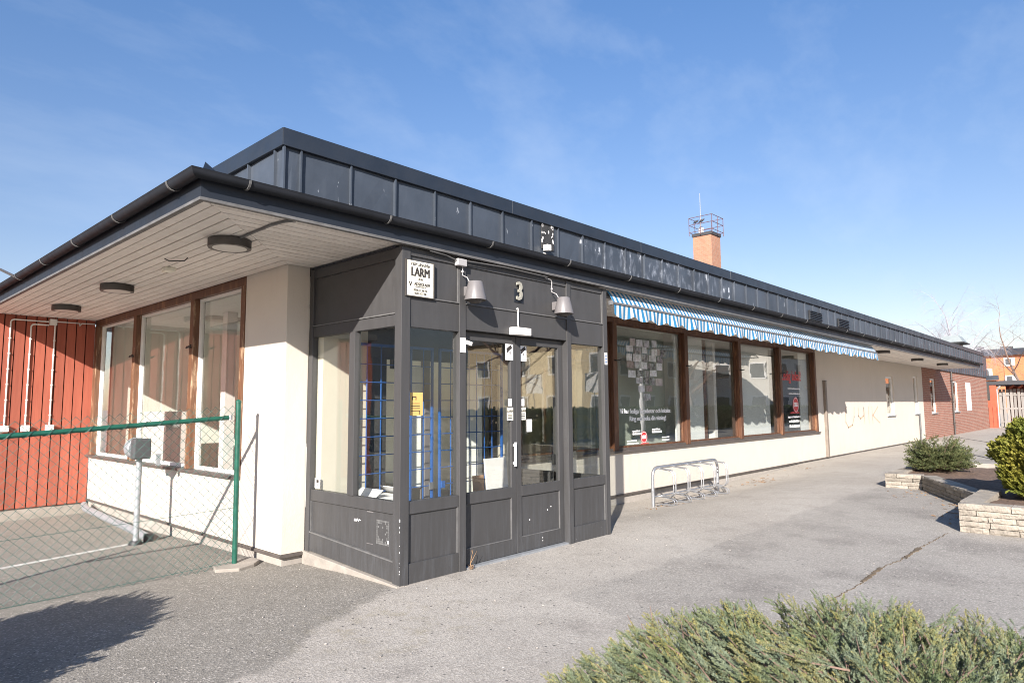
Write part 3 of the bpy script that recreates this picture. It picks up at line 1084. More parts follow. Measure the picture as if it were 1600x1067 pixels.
# eave roof sheet
m = MB()
rp = [(XO - 0.07, YO - 0.07), (XEND + 0.04, YO - 0.07), (XEND + 0.04, 1.49), (-0.37, 1.49), (-0.37, 12.0), (XO - 0.07, 12.0)]
zz = [3.205, 3.205, 3.42, 3.42, 3.42, 3.205]
m.prism([rp[0], rp[1], rp[2], rp[3]], [zz[0], zz[1], zz[2], zz[3]], [z + 0.02 for z in (zz[0], zz[1], zz[2], zz[3])])
m.prism([rp[0], rp[3], rp[4], rp[5]], [3.205, 3.42, 3.42, 3.205], [3.225, 3.44, 3.44, 3.225])
part(m, "eave_roof", 'coping')
m = MB()
m.add([(XO - 0.02, YO - 0.02, 3.225), (XO + 0.12, YO + 0.02, 3.24), (XO + 0.06, YO + 0.12, 3.24), (XO + 0.02, YO + 0.03, 3.31)], [(0, 1, 3), (1, 2, 3), (2, 0, 3), (0, 2, 1)])
part(m, "corner_flashing", 'coping')

# gutter: half round, mitred at the corner
GX, GY, GR, GZ = XO - 0.080, YO - 0.080, 0.052, 3.195


def gutter_mb(front):
    m = MB()
    n = 10
    prof = []
    for k in range(n + 1):
        a = math.pi * k / n
        prof.append((-GR * math.cos(a), -GR * math.sin(a)))
    inner = [(o * 0.94, z * 0.94) for o, z in reversed(prof)]
    lip = [(GR + 0.004, 0.006), (GR - 0.008, 0.008)]
    pf = prof + lip + inner
    N = len(pf)
    rings = []
    for e in range(2):
        for o, z in pf:
            if front:
                x = (GX - o) if e == 0 else XEND + 0.15
                rings.append((x, GY - o, GZ + z))
            else:
                y = (GY - o) if e == 0 else 12.0
                rings.append((GX - o, y, GZ + z))
    f = []
    for k in range(N):
        q = (k, (k + 1) % N, N + (k + 1) % N, N + k)
        f.append(q if front else q[::-1])
    f.append(tuple(range(N, 2 * N)))
    f.append(tuple(range(N - 1, -1, -1)))
    return m.add(rings, f)


gf = part(gutter_mb(True), "gutter", 'gutter', smooth=True)
gl = part(gutter_mb(False), "gutter", 'gutter', smooth=True)


def bracket_mesh(front):
    m = MB()
    n = 8
    pts = []
    for k in range(n + 1):
        a = math.pi * k / n
        pts.append((-math.cos(a) * (GR + 0.006), -math.sin(a) * (GR + 0.006)))
    for (o0, z0), (o1, z1) in zip(pts[:-1], pts[1:]):
        if front:
            c = Vector((0, -(o0 + o1) / 2, (z0 + z1) / 2))
            d = Vector((0, -(o1 - o0) / 2, (z1 - z0) / 2)) * 1.08
            w = Vector((0.008, 0, 0))
        else:
            c = Vector((-(o0 + o1) / 2, 0, (z0 + z1) / 2))
            d = Vector((-(o1 - o0) / 2, 0, (z1 - z0) / 2)) * 1.08
            w = Vector((0, 0.008, 0))
        t = d.cross(w).normalized() * 0.003
        m.obox(c, d, w, t)
    return m.mesh("gutter_bracket", 'trim')


bmf, bml = bracket_mesh(True), bracket_mesh(False)
x = -1.50
while x < XEND:
    link("gutter_bracket", bmf, gf, (x, GY, GZ))
    x += 1.26
y = 0.30
while y < 11:
    link("gutter_bracket", bml, gl, (GX, y, GZ))
    y += 1.22

# ------------------------------------------------------------------ parapet
PY, PX = 1.5, -0.37
Z0, Z1 = 3.36, 4.27


def panel_mesh(w, seed, front=True, z0=Z0, z1=Z1):
    """one sheet with its folded standing seam along the left edge, slightly dished"""
    r = random.Random(seed)
    m = MB()
    nx_, nz_ = 4, 4
    tilt = r.uniform(-0.012, 0.012)
    vs = []
    for j in range(nz_ + 1):
        for i in range(nx_ + 1):
            u, v = i / nx_, j / nz_
            d = 0.010 * math.sin(math.pi * u) * math.sin(math.pi * v) * r.uniform(0.2, 1.2) + tilt * (u - 0.5)
            vs.append((u * w, -d, z0 + v * (z1 - z0)))
    fs = [(j * (nx_ + 1) + i, j * (nx_ + 1) + i + 1, (j + 1) * (nx_ + 1) + i + 1, (j + 1) * (nx_ + 1) + i) for j in range(nz_) for i in range(nx_)]
    m.add(vs, fs)
    m.box(-0.008, 0.010, -0.034, 0.004, z0, z1)
    if not front:
        m.v = [(p[1], -p[0], p[2]) for p in m.v]
    me = m.mesh("cladding_panel", 'sheet')
    return me


pm = [panel_mesh(0.612, k) for k in range(6)]
link("cladding_panel", panel_mesh(0.19, 11), B, (-0.385, PY, 0))
x = -0.195
vents = (14.75, 17.15)
k = 0
xs_f = []
while x < 43.0:
    link("cladding_panel", pm[k % 6], B, (x, PY, 0))
    xs_f.append(x)
    x += 0.612
    k += 1
y = 1.5 + 0.16
link("cladding_panel", panel_mesh(0.16, 12, False), B, (PX, y, 0))
pml = [panel_mesh(0.6, 20 + q, False) for q in range(4)]
while y < 12.0:
    y += 0.6
    link("cladding_panel", pml[k % 4], B, (PX, y, 0))
    k += 1
part(MB().box(PX + 0.02, 43.1, PY + 0.03, 11.0, 3.3, 4.26), "parapet_core", 'gap')
# low band of the same sheet above the brickwork, past the end of the eaves
m = MB()
m.box(XEND + 0.03, 44.45, YF - 0.06, YF + 0.02, 3.02, 3.42)
part(m, "cladding_band", 'sheet')
x = XEND + 0.3
while x < 44.3:
    m = MB().box(x, x + 0.018, YF - 0.09, YF - 0.06, 3.02, 3.42)
    part(m, "seam", 'sheet')
    x += 0.612
part(MB().box(43.0, 44.45, PY + 0.02, 11.0, 3.421, 4.20), "end_wall", 'sheet')
# coping in lengths with visible joints
cuts = [None, 3.05, 6.4, 10.0, 13.6, 17.2, 20.8, 24.4, 28.0, 31.6, 35.2, 38.8, 43.2]
CF = PY - 0.045


def coping_front(a, b, first=False):
    m = MB()
    z0, z1 = 4.235, 4.425
    if first:
        xl = PX - 0.045
        m.prism([(xl, CF), (b - 0.004, CF), (b - 0.004, CF + 0.34), (xl + 0.34, CF + 0.34)], z0, [z1, z1, z1 - 0.015, z1 - 0.015])
    else:
        m.box(a, b - 0.004, CF + rnd.uniform(-0.003, 0.003), CF + 0.34, z0 + rnd.uniform(-0.004, 0.004), z1 + rnd.uniform(-0.003, 0.003))
    return part(m, "coping", 'coping', bevel=0.006)


for i in range(len(cuts) - 1):
    coping_front(cuts[i] if cuts[i] else PX - 0.045, cuts[i + 1], i == 0)
xl = PX - 0.045
part(MB().prism([(xl, CF + 0.004), (xl + 0.34, CF + 0.344), (xl + 0.34, 6.0), (xl, 6.0)], 4.235, [4.425, 4.41, 4.41, 4.425]), "coping", 'coping', bevel=0.006)
part(MB().box(xl, xl + 0.34, 6.004, 12.0, 4.235, 4.422), "coping", 'coping', bevel=0.006)
part(MB().box(-0.1, 43.1, 1.75, 11.0, 4.262, 4.29), "flat_roof", 'roof_felt')
# louvred vents
for vx in vents:
    v = part(MB().box(vx, vx + 0.98, PY - 0.045, PY - 0.02, 3.80, 4.06), "vent_grille", 'black')
    for q in range(5):
        part(MB().obox((vx + 0.49, PY - 0.055, 3.835 + q * 0.048), (0.47, 0, 0), (0, 0.016, -0.010), (0, 0.003, 0.004)), "louvre", 'sheet', parent=v)
# torn patch and flood light on the parapet
part(MB().box(3.70, 3.985, PY - 0.025, PY - 0.012, 3.86, 4.235), "bare_patch", 'stain', label="blackened patch of bare metal on the parapet")
fl = MB()
fr = random.Random(5)
for q in range(26):
    zx = 3.70 + fr.choice((0.0, 0.24, fr.uniform(0, 0.24))) + fr.uniform(-0.01, 0.02)
    zz_ = fr.uniform(3.9, 4.22)
    if fr.random() < 0.4:
        zz_ = 4.19 + fr.uniform(0, 0.03)
    s_ = fr.uniform(0.008, 0.022)
    fl.box(zx, zx + s_, PY - 0.029, PY - 0.0255, zz_ - s_, zz_ + s_ * 1.5)
part(fl, "paint_flakes", 'card', kind="stuff")
fl = thing("small_box", (3.76, PY - 0.10, 3.78), "small white box on the dark parapet above the house number", "box")
part(MB().box(3.72, 3.81, PY - 0.12, PY - 0.03, 3.82, 3.91), "housing", 'pvc', parent=fl, bevel=0.008)
part(MB().box(3.75, 3.79, PY - 0.03, PY + 0.01, 3.70, 3.80), "bracket", 'pvc', parent=fl)

# red boarded wing at the end of the yard
W = thing("red_wing", (-2.6, 8.1, -0.15), "falu red board wing closing the fenced yard", "building wing")
part(MB().box(-5.2, XL - 0.001, 8.03, 11.9, -0.3, 0.02), "plinth", 'concrete', parent=W)
part(MB().box(-5.1, XL - 0.001, 8.06, 11.9, 0.021, 3.02), "wall_core", 'gap', parent=W)
bx = XL - 0.002
bw = 0.138
bd = []
for q in range(3):
    bd.append(MB().box(0, bw - 0.016, 0, 0.03, 0, 3.0 + 0.004 * q).mesh("wall_board", 'red_wood'))
q = 0
while bx > -5.1:
    link("wall_board", bd[q % 3], W, (bx - bw + 0.008, 8.0 + rnd.uniform(-0.004, 0.004), 0.03))
    bx -= bw
    q += 1
part(MB().box(-5.3, XL - 0.003, 7.9, 12.0, 3.06, 3.2), "roof", 'roof_dark', parent=W)

# chimney behind the roof
C = thing("boiler_chimney", (35.6, 14.6, 0), "square brick chimney with rail on top rising behind the roof", "chimney")
cx0, cx1, cy0, cy1 = 35.0, 36.25, 14.0, 15.25
part(MB().box(cx0, cx1, cy0, cy1, 0, 12.22), "shaft", 'chimney_brick', parent=C)
part(MB().box(cx0 - 0.06, cx1 + 0.06, cy0 - 0.06, cy1 + 0.06, 12.221, 12.44), "cap", 'roof_dark', parent=C, bevel=0.03)
R_ = MB()
o = 0.16
cs = [(cx0 - o, cy0 - o), (cx1 + o, cy0 - o), (cx1 + o, cy1 + o), (cx0 - o, cy1 + o)]
for zz_ in (12.52, 13.0, 13.46):
    R_.tube([(*cs[0], zz_), (*cs[1], zz_), (*cs[2], zz_), (*cs[3], zz_), (*cs[0], zz_)], 0.022, 5)
for (px_, py_) in cs + [((cx0 + cx1) / 2, cy0 - o), (cx0 - o, (cy0 + cy1) / 2), ((cx0 + cx1) / 2, cy1 + o), (cx1 + o, (cy0 + cy1) / 2)]:
    R_.tube([(px_, py_, 12.3), (px_, py_, 13.46)], 0.022, 5)
part(R_, "railing", 'rail_red', parent=C)
part(MB().tube([(35.45, 14.9, 12.44), (35.45, 14.9, 13.0), (35.45, 14.9, 15.15)], [0.035, 0.028, 0.018], 6), "antenna", 'galv_dull', parent=C)
part(MB().lathe([(0.14, 0), (0.16, 0.1), (0.16, 0.42), (0.1, 0.5)], (35.45, 14.9, 12.441), 10), "antenna_foot", 'card', parent=C)
for i, (bx_, by_, lb) in enumerate(((34.84, 14.95, "black bird perched on the chimney rail, left of the pair"), (34.84, 14.55, "black bird perched on the chimney rail, right of the pair"))):
    t = thing("bird", (bx_, by_, 13.022), lb, "bird", "birds on the chimney rail")
    m = MB()
    ctr = Vector((bx_, by_, 13.15))
    prof = [(-0.20, 0.015), (-0.12, 0.04), (-0.04, 0.075), (0.05, 0.085), (0.11, 0.06), (0.15, 0.05), (0.19, 0.042), (0.215, 0.014), (0.25, 0.004)]
    dr = Vector((0.25, -0.85, 0.45)).normalized()
    m.tube([ctr + dr * a_ for a_, r_ in prof], [r_ for a_, r_ in prof], 8)
    part(m, "body", 'bird', parent=t, smooth=True)
    m = MB()
    for s_ in (-1, 1):
        m.tube([ctr + Vector((0.02 * s_, 0, -0.06)), ctr + Vector((0.02 * s_, 0, -0.128))], 0.008, 4)
    part(m, "leg", 'bird', parent=t)

# roof ventilator far along the roof
V = thing("roof_ventilator", (41.7, 2.65, 4.29), "pale metal ventilation hood standing on the far end of the roof", "ventilator")
part(MB().box(40.75, 42.7, 2.0, 3.25, 4.90, 4.97), "hood_base", 'black', parent=V)
part(MB().box(41.1, 42.4, 2.3, 2.95, 4.29, 4.90), "duct", 'vent_zinc', parent=V)
m = MB()
m.add([(40.8, 2.05, 4.97), (42.6, 2.05, 4.97), (42.6, 3.2, 4.97), (40.8, 3.2, 4.97), (41.1, 2.3, 5.36), (42.3, 2.3, 5.36), (42.3, 3.0, 5.36), (41.1, 3.0, 5.36)],
      [(0, 3, 2, 1), (4, 5, 6, 7), (0, 1, 5, 4), (1, 2, 6, 5), (2, 3, 7, 6), (3, 0, 4, 7)])
part(m, "hood", 'vent_zinc', parent=V)

# ------------------------------------------------------------------ entrance porch
P = thing("entrance_porch", (1.6, 0.78, 0.0), "dark grey glazed entrance porch with double doors and number 3", "porch")


def pp(mb, name, mat, **k):
    return mb.build(name, mat, k.pop('parent', P), **k)


PT = 3.0
A = 'anthracite'
# posts
for (x0, x1, y0, y1, zb) in ((0.0, 0.10, 0.0, 0.10, 0.0), (0.705, 0.79, 0.0, 0.10, -0.02), (2.39, 2.47, 0.0, 0.10, -0.02), (3.115, 3.20, 0.0, 0.10, -0.02)):
    pp(MB().box(x0, x1, y0, y1, zb, PT), "post", A, bevel=0.004)
pp(MB().box(0.0, 0.07, 1.50, 1.574, 0.08, PT), "post", A, bevel=0.004)
pp(MB().box(3.13, 3.20, 1.50, 1.574, -0.04, PT), "post", A, bevel=0.004)
pp(MB().box(0.0, 0.07, 0.725, 0.82, 0.7145, 2.28), "post", A, bevel=0.004)
pp(MB().box(3.13, 3.20, 0.76, 0.84, -0.04, 2.28), "post", A, bevel=0.004)


def infill_front(x0, x1, zb):
    """fixed bay: kick board, recessed panel, mid rail"""
    pp(MB().box(x0, x1, 0.012, 0.07, zb, 0.178), "kick_board", A, bevel=0.003)
    pp(MB().box(x0 + 0.012, x1 - 0.012, 0.030, 0.07, 0.1785, 0.602), "lower_panel", A)
    f = MB()
    f.box(x0, x0 + 0.012, 0.018, 0.07, 0.179, 0.602)
    f.box(x1 - 0.012, x1, 0.018, 0.07, 0.179, 0.602)
    pp(f, "panel_bead", 'trim')
    pp(MB().box(x0, x1, 0.012, 0.08, 0.603, 0.712), "mid_rail", A, bevel=0.004)
    gl_ = pp(MB().box(x0, x1, 0.045, 0.051, 0.713, 2.272), "pane", 'glass')
    pp(MB().box(x0, x1, 0.012, 0.08, 2.273, 2.548), "transom", A, bevel=0.003)
    pp(MB().box(x0, x1, 0.000, 0.08, 2.549, 2.561), "ledge", 'trim')
    pp(MB().box(x0 + 0.002, x1 - 0.012, 0.024, 0.08, 2.562, 2.93), "upper_panel", A)
    pp(MB().box(x1 - 0.012, x1, 0.012, 0.08, 2.562, 2.93), "panel_bead", 'trim')
    pp(MB().box(x0, x1, 0.010, 0.08, 2.931, PT), "head_board", A)
    return gl_


gA = infill_front(0.10, 0.705, 0.0)
gB = infill_front(2.47, 3.115, -0.03)
# over the doors
pp(MB().box(0.79, 2.39, 0.012, 0.10, 2.300, 2.548), "transom", A, bevel=0.003)
pp(MB().box(0.79, 2.39, 0.000, 0.08, 2.549, 2.561), "ledge", 'trim')
pp(MB().box(0.79, 2.39, 0.024, 0.08, 2.562, 2.93), "upper_panel", A)
pp(MB().box(0.79, 2.39, 0.010, 0.08, 2.931, PT), "head_board", A)
pp(MB().box(0.79, 2.39, 0.02, 0.16, -0.02, 0.018), "threshold", 'galv_dull')


def door_leaf(x0, x1, handle_left):
    y0, y1 = 0.075, 0.125
    D = link("door", None, P, (x0, y0, 0.02))
    D.empty_display_size = 0.1
    f = MB()
    s_ = 0.075
    f.box(x0, x0 + s_, y0, y1, 0.025, 2.292)
    f.box(x1 - s_, x1, y0, y1, 0.025, 2.292)
    f.box(x0 + s_, x1 - s_, y0, y1, 2.21, 2.292)
    f.box(x0 + s_, x1 - s_, y0 - 0.004, y1, 0.60, 0.708)
    pp(f, "door_frame", A, parent=D, bevel=0.003)
    pp(MB().box(x0 + s_, x1 - s_, y0, y1, 0.025, 0.175), "kick_board", A, parent=D)
    pp(MB().box(x0 + s_, x1 - s_, y0 + 0.014, y1, 0.1755, 0.5995), "lower_panel", A, parent=D)
    b_ = MB()
    b_.box(x0 + s_, x1 - s_, y0 - 0.003, y0 + 0.0135, 0.1752, 0.183)
    b_.box(x1 - s_ - 0.008, x1 - s_, y0 - 0.003, y0 + 0.0135, 0.1832, 0.599)
    pp(b_, "panel_bead", 'trim', parent=D)
    pp(MB().box(x0 + s_, x1 - s_, y0 + 0.022, y0 + 0.028, 0.709, 2.209), "pane", 'glass', parent=D)
    if handle_left:
        h = MB()
        h.box(x1 - 0.058, x1 - 0.022, y0 - 0.030, y0 - 0.022, 0.92, 1.17)
        h.box(x1 - 0.052, x1 - 0.028, y0 - 0.022, y0 - 0.001, 0.94, 0.965)
        h.box(x1 - 0.052, x1 - 0.028, y0 - 0.022, y0 - 0.001, 1.125, 1.15)
        pp(h, "handle", 'card', parent=D, bevel=0.003)
    else:
        h = MB()
        h.box(x1 - 0.075 - 0.035, x1 - 0.078, y1 + 0.001, y1 + 0.03, 0.88, 1.0)
        pp(h, "inner_lock", 'black', parent=D)
    return D


DL = door_leaf(0.795, 1.588, True)
DR = door_leaf(1.593, 2.385, False)

# left flank: standing on a concrete wedge
yb0, yb1 = 0.10, 1.50


def flank_y(mb_pts, name, mat, x0, x1, **k):
    """prism in the y/z plane, x0..x1 thick"""
    m = MB()
    n = len(mb_pts)
    m.add([(x0, y, z) for y, z in mb_pts] + [(x1, y, z) for y, z in mb_pts],
          [tuple(range(n)), tuple(range(2 * n - 1, n - 1, -1))] + [(i, n + i, n + (i + 1) % n, (i + 1) % n) for i in range(n)])
    m.f = [tuple(reversed(f)) for f in m.f]
    return pp(m, name, mat, **k)


flank_y([(0.10, 0.022), (1.50, 0.105), (1.50, 0.284), (0.10, 0.192)], "kick_board", A, 0.012, 0.07)
flank_y([(0.10, 0.193), (1.50, 0.285), (1.50, 0.299), (0.10, 0.206)], "panel_bead", 'trim', 0.004, 0.07)
flank_y([(0.10, 0.207), (1.488, 0.299), (1.488, 0.604), (0.10, 0.604)], "lower_panel", A, 0.030, 0.07)
flank_y([(1.489, 0.300), (1.50, 0.3005), (1.50, 0.604), (1.489, 0.604)], "panel_bead", 'trim', 0.016, 0.07)
pp(MB().box(0.012, 0.08, 0.10, 1.50, 0.605, 0.714), "mid_rail", A, bevel=0.004)
g1 = pp(MB().box(0.045, 0.051, 0.10, 0.725, 0.715, 2.272), "pane", 'glass')
g2 = pp(MB().box(0.045, 0.051, 0.82, 1.50, 0.715, 2.272), "pane", 'glass')
pp(MB().box(0.012, 0.08, 0.10, 1.50, 2.281, 2.390), "transom", A, bevel=0.003)
pp(MB().box(0.000, 0.08, 0.10, 1.50, 2.391, 2.402), "ledge", 'trim')
pp(MB().box(0.026, 0.08, 0.10, 1.50, 2.403, 2.90), "upper_panel", A)
pp(MB().box(0.010, 0.08, 0.10, 1.50, 2.901, PT), "head_board", A)
flank_y([(-0.01, -0.06), (1.574, -0.06), (1.574, 0.10), (0.0, 0.012)], "concrete_kerb", 'concrete', -0.028, 0.012 + 0.05, bevel=0.006)
pp(MB().box(0.062, 0.78, -0.018, 0.08, -0.06, 0.004), "concrete_kerb", 'concrete', bevel=0.006)
# right flank
pp(MB().box(3.13, 3.19, 0.10, 1.50, -0.05, 0.70), "lower_panel", A)
pp(MB().box(3.155, 3.161, 0.10, 1.50, 0.701, 2.272), "pane", 'glass')
pp(MB().box(3.13, 3.19, 0.10, 1.50, 2.273, PT), "upper_panel", A)
# inside: floor, roof, shop front at the back
pp(MB().box(0.07, 3.13, 0.161, 1.574, -0.05, 0.012), "porch_floor", 'room_floor')
pp(MB().box(0.08, 3.12, 0.101, 1.574, 2.80, 2.85), "porch_ceiling", 'ceiling')
pp(MB().box(0.0, 3.2, 0.102, 1.574, PT + 0.001, PT + 0.02), "porch_roof", 'fascia')
pp(MB().box(0.07, 0.62, 1.40, 1.574, 0.012, 2.80), "tiled_wall", 'cream_room')
pp(MB().box(0.621, 3.12, 1.46, 1.574, 2.10, 2.80), "inner_head", 'dark_inside')
for xp in (0.622, 1.50, 2.02, 2.66):
    pp(MB().box(xp, xp + 0.07, 1.47, 1.56, 0.012, 2.099), "inner_frame", 'lamp_grey' if xp == 1.50 else 'dark_inside')
pp(MB().box(2.74, 3.12, 1.44, 1.56, 0.012, 2.099), "tiled_wall", 'cream_room')
pp(MB().box(0.69, 0.95, 1.50, 1.53, 0.012, 2.099), "inner_panel", 'dark_inside')
pp(MB().box(1.12, 1.50, 1.52, 1.54, 0.60, 2.02), "inner_panel", 'room')
pp(MB().box(2.09, 2.50, 1.52, 1.54, 0.45, 2.02), "inner_panel", 'room')
pp(MB().box(1.12, 2.66, 1.505, 1.519, 0.012, 0.449), "inner_panel", 'dark_inside')

# steel grille gates inside the porch
GT = [("blue steel lattice gate inside the porch, behind the left front pane", 0.36, 1.46, [0.36, 0.545, 0.73, 0.93, 1.14, 1.33, 1.46], (0.36, 1.14, 1.46)),
      ("blue steel lattice gate inside the porch, behind the door glass", 1.58, 2.64, [1.58, 1.755, 1.92, 2.06, 2.19, 2.325, 2.46, 2.64], (1.58, 2.64))]
for lb, x0, x1, xs, thick in GT:
    t = thing("lattice_gate", ((x0 + x1) / 2, 1.3, 0.02), lb, "gate", "blue lattice gates in the porch")
    f = MB()
    for xx in thick:
        f.box(xx - 0.011, xx + 0.011, 1.285, 1.315, 0.03, 2.24)
    ths = sorted(thick)
    for a_, b_ in zip(ths[:-1], ths[1:]):
        f.box(a_ + 0.012, b_ - 0.012, 1.285, 1.315, 0.03, 0.06)
        f.box(a_ + 0.012, b_ - 0.012, 1.285, 1.315, 2.21, 2.24)
    pp(f, "gate_frame", 'blue', parent=t)
    for xx in xs:
        if xx not in thick:
            pp(MB().tube([(xx, 1.3, 0.061), (xx, 1.3, 2.209)], 0.0075, 6), "bar", 'blue', parent=t)
    z = 0.25
    while z < 2.2:
        pp(MB().tube([(x0 + 0.017, 1.292, z), (x1 - 0.017, 1.292, z)], 0.006, 6), "cross_bar", 'blue', parent=t)
        z += 0.196
    lk = MB()
    lk.box(x0 + 0.005 if x0 > 1 else x1 - 0.055, x0 + 0.055 if x0 > 1 else x1 - 0.005, 1.262, 1.284, 0.60, 0.68)
    pp(lk, "lock_plate", 'blue' if x0 > 1 else 'galv', parent=t)
t = thing("board", (2.44, 1.15, 0.012), "white board leaning against the blue gate behind the door glass", "board")
pp(MB().obox((2.42, 1.16, 0.46), (0.19, 0, 0), (0, 0.012, 0.0), (0, 0.05, 0.44)), "panel", 'white_paint', parent=t)
t = thing("cardboard_sheet", (2.12, 1.15, 0.012), "brown cardboard sheet leaning beside the white board in the porch", "cardboard")
pp(MB().obox((2.13, 1.19, 0.36), (0.09, 0, 0), (0, 0.008, 0), (0, 0.03, 0.345)), "panel", 'cardboard', parent=t)
t = thing("carton", (0.55, 0.95, 0.012), "pale carton on the porch floor behind the left flank glass", "box")
m = MB()
m.box(0.30, 0.62, 0.72, 1.08, 0.013, 0.66)
pp(m, "carton_body", 'card', parent=t, bevel=0.006)
m = MB()
m.obox((0.30, 0.90, 0.70), (0.05, 0, 0.035), (0, 0.18, 0), (0.002, 0, -0.003))
m.obox((0.62, 0.90, 0.70), (0.05, 0, -0.035), (0, 0.18, 0), (0.002, 0, 0.003))
pp(m, "flap", 'card', parent=t)

# stickers on the porch
def card(x0, x1, z0, z1, y, mat='card', parent=P, name="sticker"):
    return pp(MB().box(x0, x1, y - 0.0016, y, z0, z1), name, mat, parent=parent)


yd = 0.0965
for (D, x0, x1) in ((DL, 1.425, 1.545), (DR, 1.675, 1.785)):
    c_ = card(x0, x1, 2.035, 2.205 if D is DL else 2.203, yd if D is DR else 0.074, parent=D)
    yy = (yd if D is DR else 0.074) - 0.0016
    ic = MB()
    w_ = x1 - x0
    ic.obox((x0 + 0.5 * w_, yy - 0.0008, 2.16), (0.034, 0, 0.022), (0, 0.0008, 0), (-0.011, 0, 0.016))
    ic.obox((x0 + 0.60 * w_, yy - 0.0008, 2.112), (0.007, 0, 0), (0, 0.0008, 0), (0, 0, 0.014))
    ic.obox((x0 + 0.28 * w_, yy - 0.0008, 2.125), (0.012, 0, 0.004), (0, 0.0008, 0), (-0.003, 0, 0.008))
    pp(ic, "camera_symbol", 'ink', parent=D)
for (D, x0, x1, a) in ((DL, 1.445, 1.54, 0), (DR, 1.675, 1.765, 0)):
    y_ = 0.074 if D is DL else yd
    card(x0 + 0.02, x1 - 0.02, 1.55, 1.625, y_, parent=D)
    card(x0, x1, 1.40, 1.535, y_, 'sign_cream', parent=D)
    pp(text_mb("LARM", 0.036, ((x0 + x1) / 2, y_ - 0.002, 1.495), bold=0.001, depth=0.0006), "sticker_print", 'ink', parent=D)
    m = MB()
    for q in range(3):
        m.box(x0 + 0.015, x1 - 0.015, y_ - 0.0024, y_ - 0.0018, 1.42 + q * 0.018, 1.428 + q * 0.018)
    pp(m, "sticker_print", 'ink', parent=D)
card(1.78, 1.865, 1.27, 1.405, yd, parent=DR)
pp(MB().box(1.79, 1.855, yd - 0.0024, yd - 0.0018, 1.36, 1.363), "sticker_print", 'ink', parent=DR)
card(0.135, 0.285, 1.47, 1.68, 0.044, 'yellow_card', name="notice")
m = MB()
for q in range(4):
    m.box(0.15, 0.25, 0.0418, 0.0424, 1.51 + 0.022 * q, 1.516 + 0.022 * q)
m.box(0.16, 0.17, 0.0418, 0.0424, 1.61, 1.645)
m.box(0.17, 0.21, 0.0418, 0.0424, 1.635, 1.645)
m.box(0.20, 0.21, 0.0418, 0.0424, 1.61, 1.634)
m.box(0.245, 0.252, 0.0418, 0.0424, 1.48, 1.515)
pp(m, "notice_print", 'ink')
m = MB().box(0.0425, 0.044, 1.37, 1.47, 0.73, 0.83)
pp(m, "sticker", 'card')
m = MB()
m.box(0.041, 0.0424, 1.395, 1.44, 0.785, 0.815)
m.box(0.041, 0.0424, 1.40, 1.435, 0.755, 0.762)
pp(m, "sticker_print", 'ink')
card(3.13, 3.185, 2.05, 2.20, -0.0005, 'card')
m = MB()
for q in range(3):
    m.box(3.14, 3.175, -0.0030, -0.0022, 2.08 + 0.035 * q, 2.092 + 0.035 * q)
pp(m, "sticker_print", 'blue')
# glue residue of a torn poster and scuffs on the left flank
m = MB()
r5 = random.Random(9)
N_ = 9
for i in range(N_):
    for j in range(12):
        u, v = i / (N_ - 1) - 0.5, j / 11 - 0.5
        e = (u / 0.40) ** 2 + (v / 0.42) ** 2
        edge = i in (0, N_ - 1) or j in (0, 11)
        if (edge and r5.random() < 0.85) or (e > 1.05 and r5.random() < 0.65) or r5.random() < 0.10:
            y_ = 0.285 - u * 0.17
            z_ = 0.425 + v * 0.20
            m.box(0.0285, 0.0299, y_ - 0.0085, y_ + 0.0085, z_ - 0.0075, z_ + 0.0075)
pp(m, "poster_residue", 'residue', kind="stuff")
m = MB()
m.box(0.0280, 0.0299, 0.195, 0.21, 0.335, 0.362)
for q in range(7):
    y_ = 0.63 + 0.016 * q
    m.box(0.0285, 0.0299, y_, y_ + r5.uniform(0.006, 0.012), 0.487 + r5.uniform(-0.008, 0.006), 0.497 + r5.uniform(0, 0.012))
pp(m, "scratch", 'card')
m = MB()
m.box(0.0285, 0.0299, 0.43, 0.53, 0.585, 0.595)
m.box(0.0285, 0.0299, 0.43, 0.53, 0.30, 0.306)
pp(m, "scratch", 'lamp_grey')
m = MB()
for q in range(10):
    z_ = r5.uniform(0.08, 0.62)
    m.box(-0.0012, 0.002, -0.0012, 0.002, z_, z_ + r5.uniform(0.004, 0.016))
m.box(-0.0018, 0.004, -0.0012, 0.006, 0.55, 0.575)
pp(m, "chipped_edge", 'card')
m = MB()
for (x_, z_) in ((2.16, 0.43), (2.10, 0.40), (1.80, 0.33), (2.0, 0.10), (2.0, 0.085)):
    m.box(x_, x_ + 0.010, 0.0865, 0.0888 if z_ > 0.2 else 0.0749, z_, z_ + 0.013) if z_ > 0.2 else m.box(x_, x_ + 0.006, 0.0735, 0.0749, z_, z_ + 0.03)
pp(m, "paint_chip", 'card')

